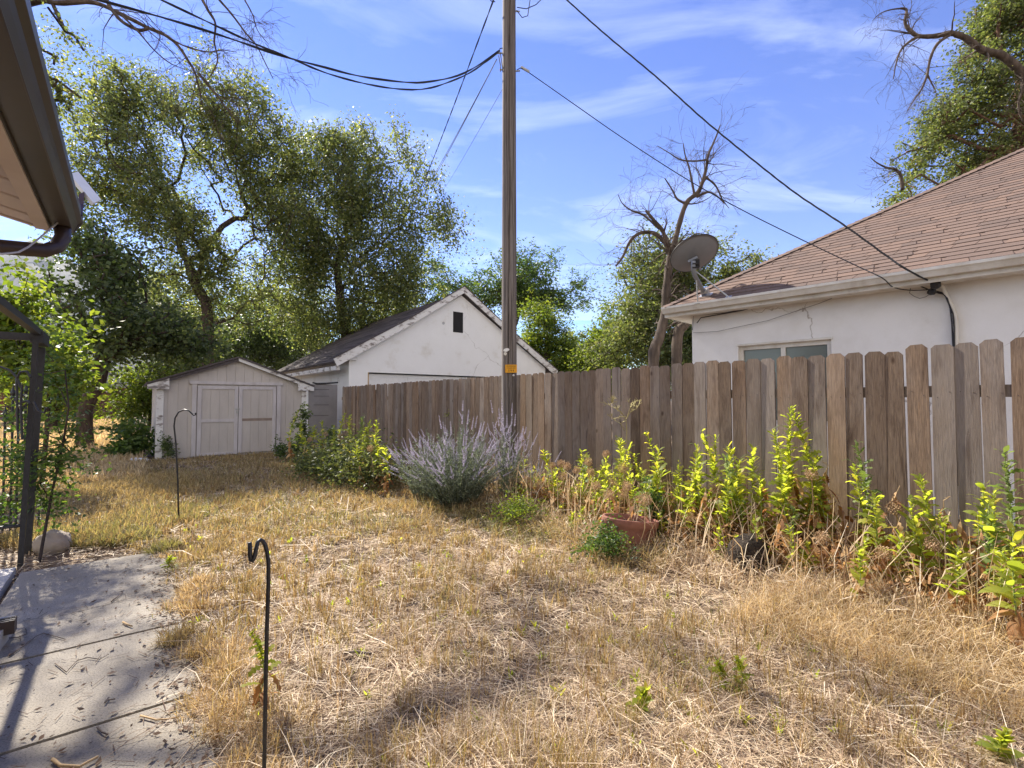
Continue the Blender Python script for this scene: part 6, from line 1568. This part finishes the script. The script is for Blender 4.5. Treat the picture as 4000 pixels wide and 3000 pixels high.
# sprouts: little green leaves through the straw
XY = clumps(170, 7, yard(0.35, 3.6, 0.4, 6.5, 0.6), 0.007)
blades('green_sprouts', XY, 0.03, 0.075, 3.4, lambda n: rng.normal(1.0, 0.3, n), M['weed_leaf'], bend=0.5)
# leaf litter on and beside the path
def litter(k):
    a = rng.random(k)
    s = rng.uniform(0.5, 5.5, k); n = np.where(a < 0.22, rng.uniform(-0.62, 0.25, k), np.where(a < 0.7, 0.22 + rng.normal(0, 0.06, k), -0.55 + np.abs(rng.normal(0, 0.10, k))))
    keep = (n > -0.64) & ~((a >= 0.7) & (s > 3.25)) 
    return np.stack([n * Nn[0] + s * Sn[0], n * Nn[1] + s * Sn[1]], 1)[keep]
XY = scatter(1700, litter); n = len(XY)
hz = np.where(to_ns(XY[:, 0], XY[:, 1])[0] < 0.27, 0.010, ground_h(XY[:, 0], XY[:, 1]) + 0.01)
yaw = rng.uniform(0, 6.28, n); sz = rng.uniform(0.005, 0.019, n) * rng.choice([0.6, 1, 1.3], n)
D = np.stack([np.cos(yaw), np.sin(yaw), rng.normal(0, .25, n)], 1); B = np.stack([-np.sin(yaw), np.cos(yaw), rng.normal(0, .35, n)], 1)
P0 = np.stack([XY[:, 0], XY[:, 1], hz], 1)
V = np.stack([P0 - D * sz[:, None], P0 - B * (sz * .45)[:, None], P0 + D * sz[:, None], P0 + B * (sz * .45)[:, None]], 1)
V[:, :, 2] = np.maximum(V[:, :, 2], 0.0075)
tag(mesh_np('leaf_litter', V, M['litter'], None, 4), kind='stuff')
# straw bits blown on the path
def onp(k):
    s = rng.uniform(0.6, 5.5, k); n = -0.62 + 0.85 * rng.random(k) ** 0.6
    return np.stack([n * Nn[0] + s * Sn[0], n * Nn[1] + s * Sn[1]], 1)
XY = scatter(420, onp); n = len(XY); yaw = rng.uniform(0, 6.28, n); L = rng.uniform(0.02, 0.10, n)
D = np.stack([np.cos(yaw), np.sin(yaw), 0 * yaw], 1); B = np.stack([-np.sin(yaw), np.cos(yaw), 0 * yaw], 1) * 0.0016
P0 = np.stack([XY[:, 0], XY[:, 1], 0.0095 + 0 * yaw], 1); P1 = P0 + D * L[:, None]
tag(mesh_np('straw', np.stack([P0 - B, P0 + B, P1 + B, P1 - B], 1), M['litter'], None, 4), kind='stuff')
# fallen sticks one can tell apart
sticks = [([(205, 2965), (235, 2990), (310, 2995), (345, 2975), (384, 2955)], 0.0065, 'forked pale stick lying on the path at the bottom edge'),
          ([(548, 2795), (610, 2812), (660, 2808), (706, 2800)], 0.004, 'pale forked twig on the nearest path slab'),
          ([(480, 2430), (500, 2440), (516, 2446)], 0.006, 'short thick pale stick by the path edge'),
          ([(435, 2350), (460, 2330), (480, 2313)], 0.004, 'short straight twig in the sunlight on the path'),
          ([(38, 2560), (95, 2520), (140, 2485), (170, 2473), (215, 2485), (256, 2497)], 0.0035, 'long curved twig beside the downspout outlet'),
          ([(30, 2492), (70, 2490), (105, 2475), (102, 2460), (95, 2450)], 0.003, 'thin looping twig at the downspout outlet'),
          ([(215, 2590), (260, 2625), (300, 2580), (345, 2568), (390, 2575), (425, 2555)], 0.003, 'crooked thin twig on the middle path slab'),
          ([(410, 2745), (425, 2725), (415, 2735), (450, 2730)], 0.004, 'small crooked twig left of the path edge'),
          ([(380, 2840), (400, 2860), (420, 2868)], 0.004, 'curled tiny twig on the nearest path slab'),
          ([(670, 2990), (700, 2975)], 0.005, 'dark short stick at the bottom of the path'),
          ([(1345, 2552), (1390, 2545), (1450, 2555)], 0.009, 'dark thick stick half buried in the straw'),
          ([(1580, 2370), (1625, 2358), (1680, 2335), (1735, 2305)], 0.006, 'long dark stick in the straw up the yard'),
          ([(1720, 2525), (1780, 2510), (1860, 2505), (1990, 2495)], 0.006, 'long brown stick lying across the middle of the straw'),
          ([(1318, 2710), (1322, 2760), (1315, 2800), (1345, 2820)], 0.005, 'bleached crooked stick in the straw'),
          ([(1522, 2215), (1560, 2150), (1588, 2105)], 0.004, 'bleached stick leaning upright out of the grass'),
          ([(2375, 2865), (2480, 2890), (2600, 2925)], 0.005, 'bleached straight stalk in the straw near the bottom'),
          ([(3370, 2840), (3480, 2875), (3600, 2920)], 0.006, 'long tan stalk with pale tip in the straw at right'),
          ([(3220, 2490), (3330, 2475), (3480, 2450), (3640, 2410), (3770, 2370)], 0.006, 'long pale fallen stalk lying before the fence')]
for i, (pts, r, lab) in enumerate(sticks):
    q = []
    for k, (x, y) in enumerate(pts):
        g_ = gnd(x, y); nn_ = float(to_ns(g_.x, g_.y)[0]); zz_ = max(float(ground_h(g_.x, g_.y)), 0.006 if nn_ < 0.3 else 0.0) + r + (0.008 if nn_ > 0.3 else 0)
        if 'upright' in lab: zz_ += 0.14 * k
        g2 = gnd(x, y, zz_); q.append(g2)
    tag(MB().tube(q, [r * (1 - 0.4 * k / len(q)) for k in range(len(q))], 6).build('stick', M['twig'] if 'pale' not in lab and 'bleached' not in lab else M['stem_tan'], smooth=True), lab, 'stick', 'fallen sticks')
# ================================================================== haze: the air between here and the mountain
HAZE = 0.00004
if HAZE:
    mh = bpy.data.materials.new('haze'); mh.use_nodes = True; t = mh.node_tree
    t.nodes.clear()
    out = t.nodes.new('ShaderNodeOutputMaterial'); pv = t.nodes.new('ShaderNodeVolumePrincipled')
    pv.inputs['Color'].default_value = (0.80, 0.88, 1.0, 1); pv.inputs['Density'].default_value = HAZE; pv.inputs['Anisotropy'].default_value = 0.2
    t.links.new(pv.outputs[0], out.inputs['Volume'])
    hb = MB().obox((-7500, -5400, -8), (15000, 0, 0), (0, 16000, 0), (0, 0, 1500)).build('haze', mh)
    tag(hb, kind='stuff')
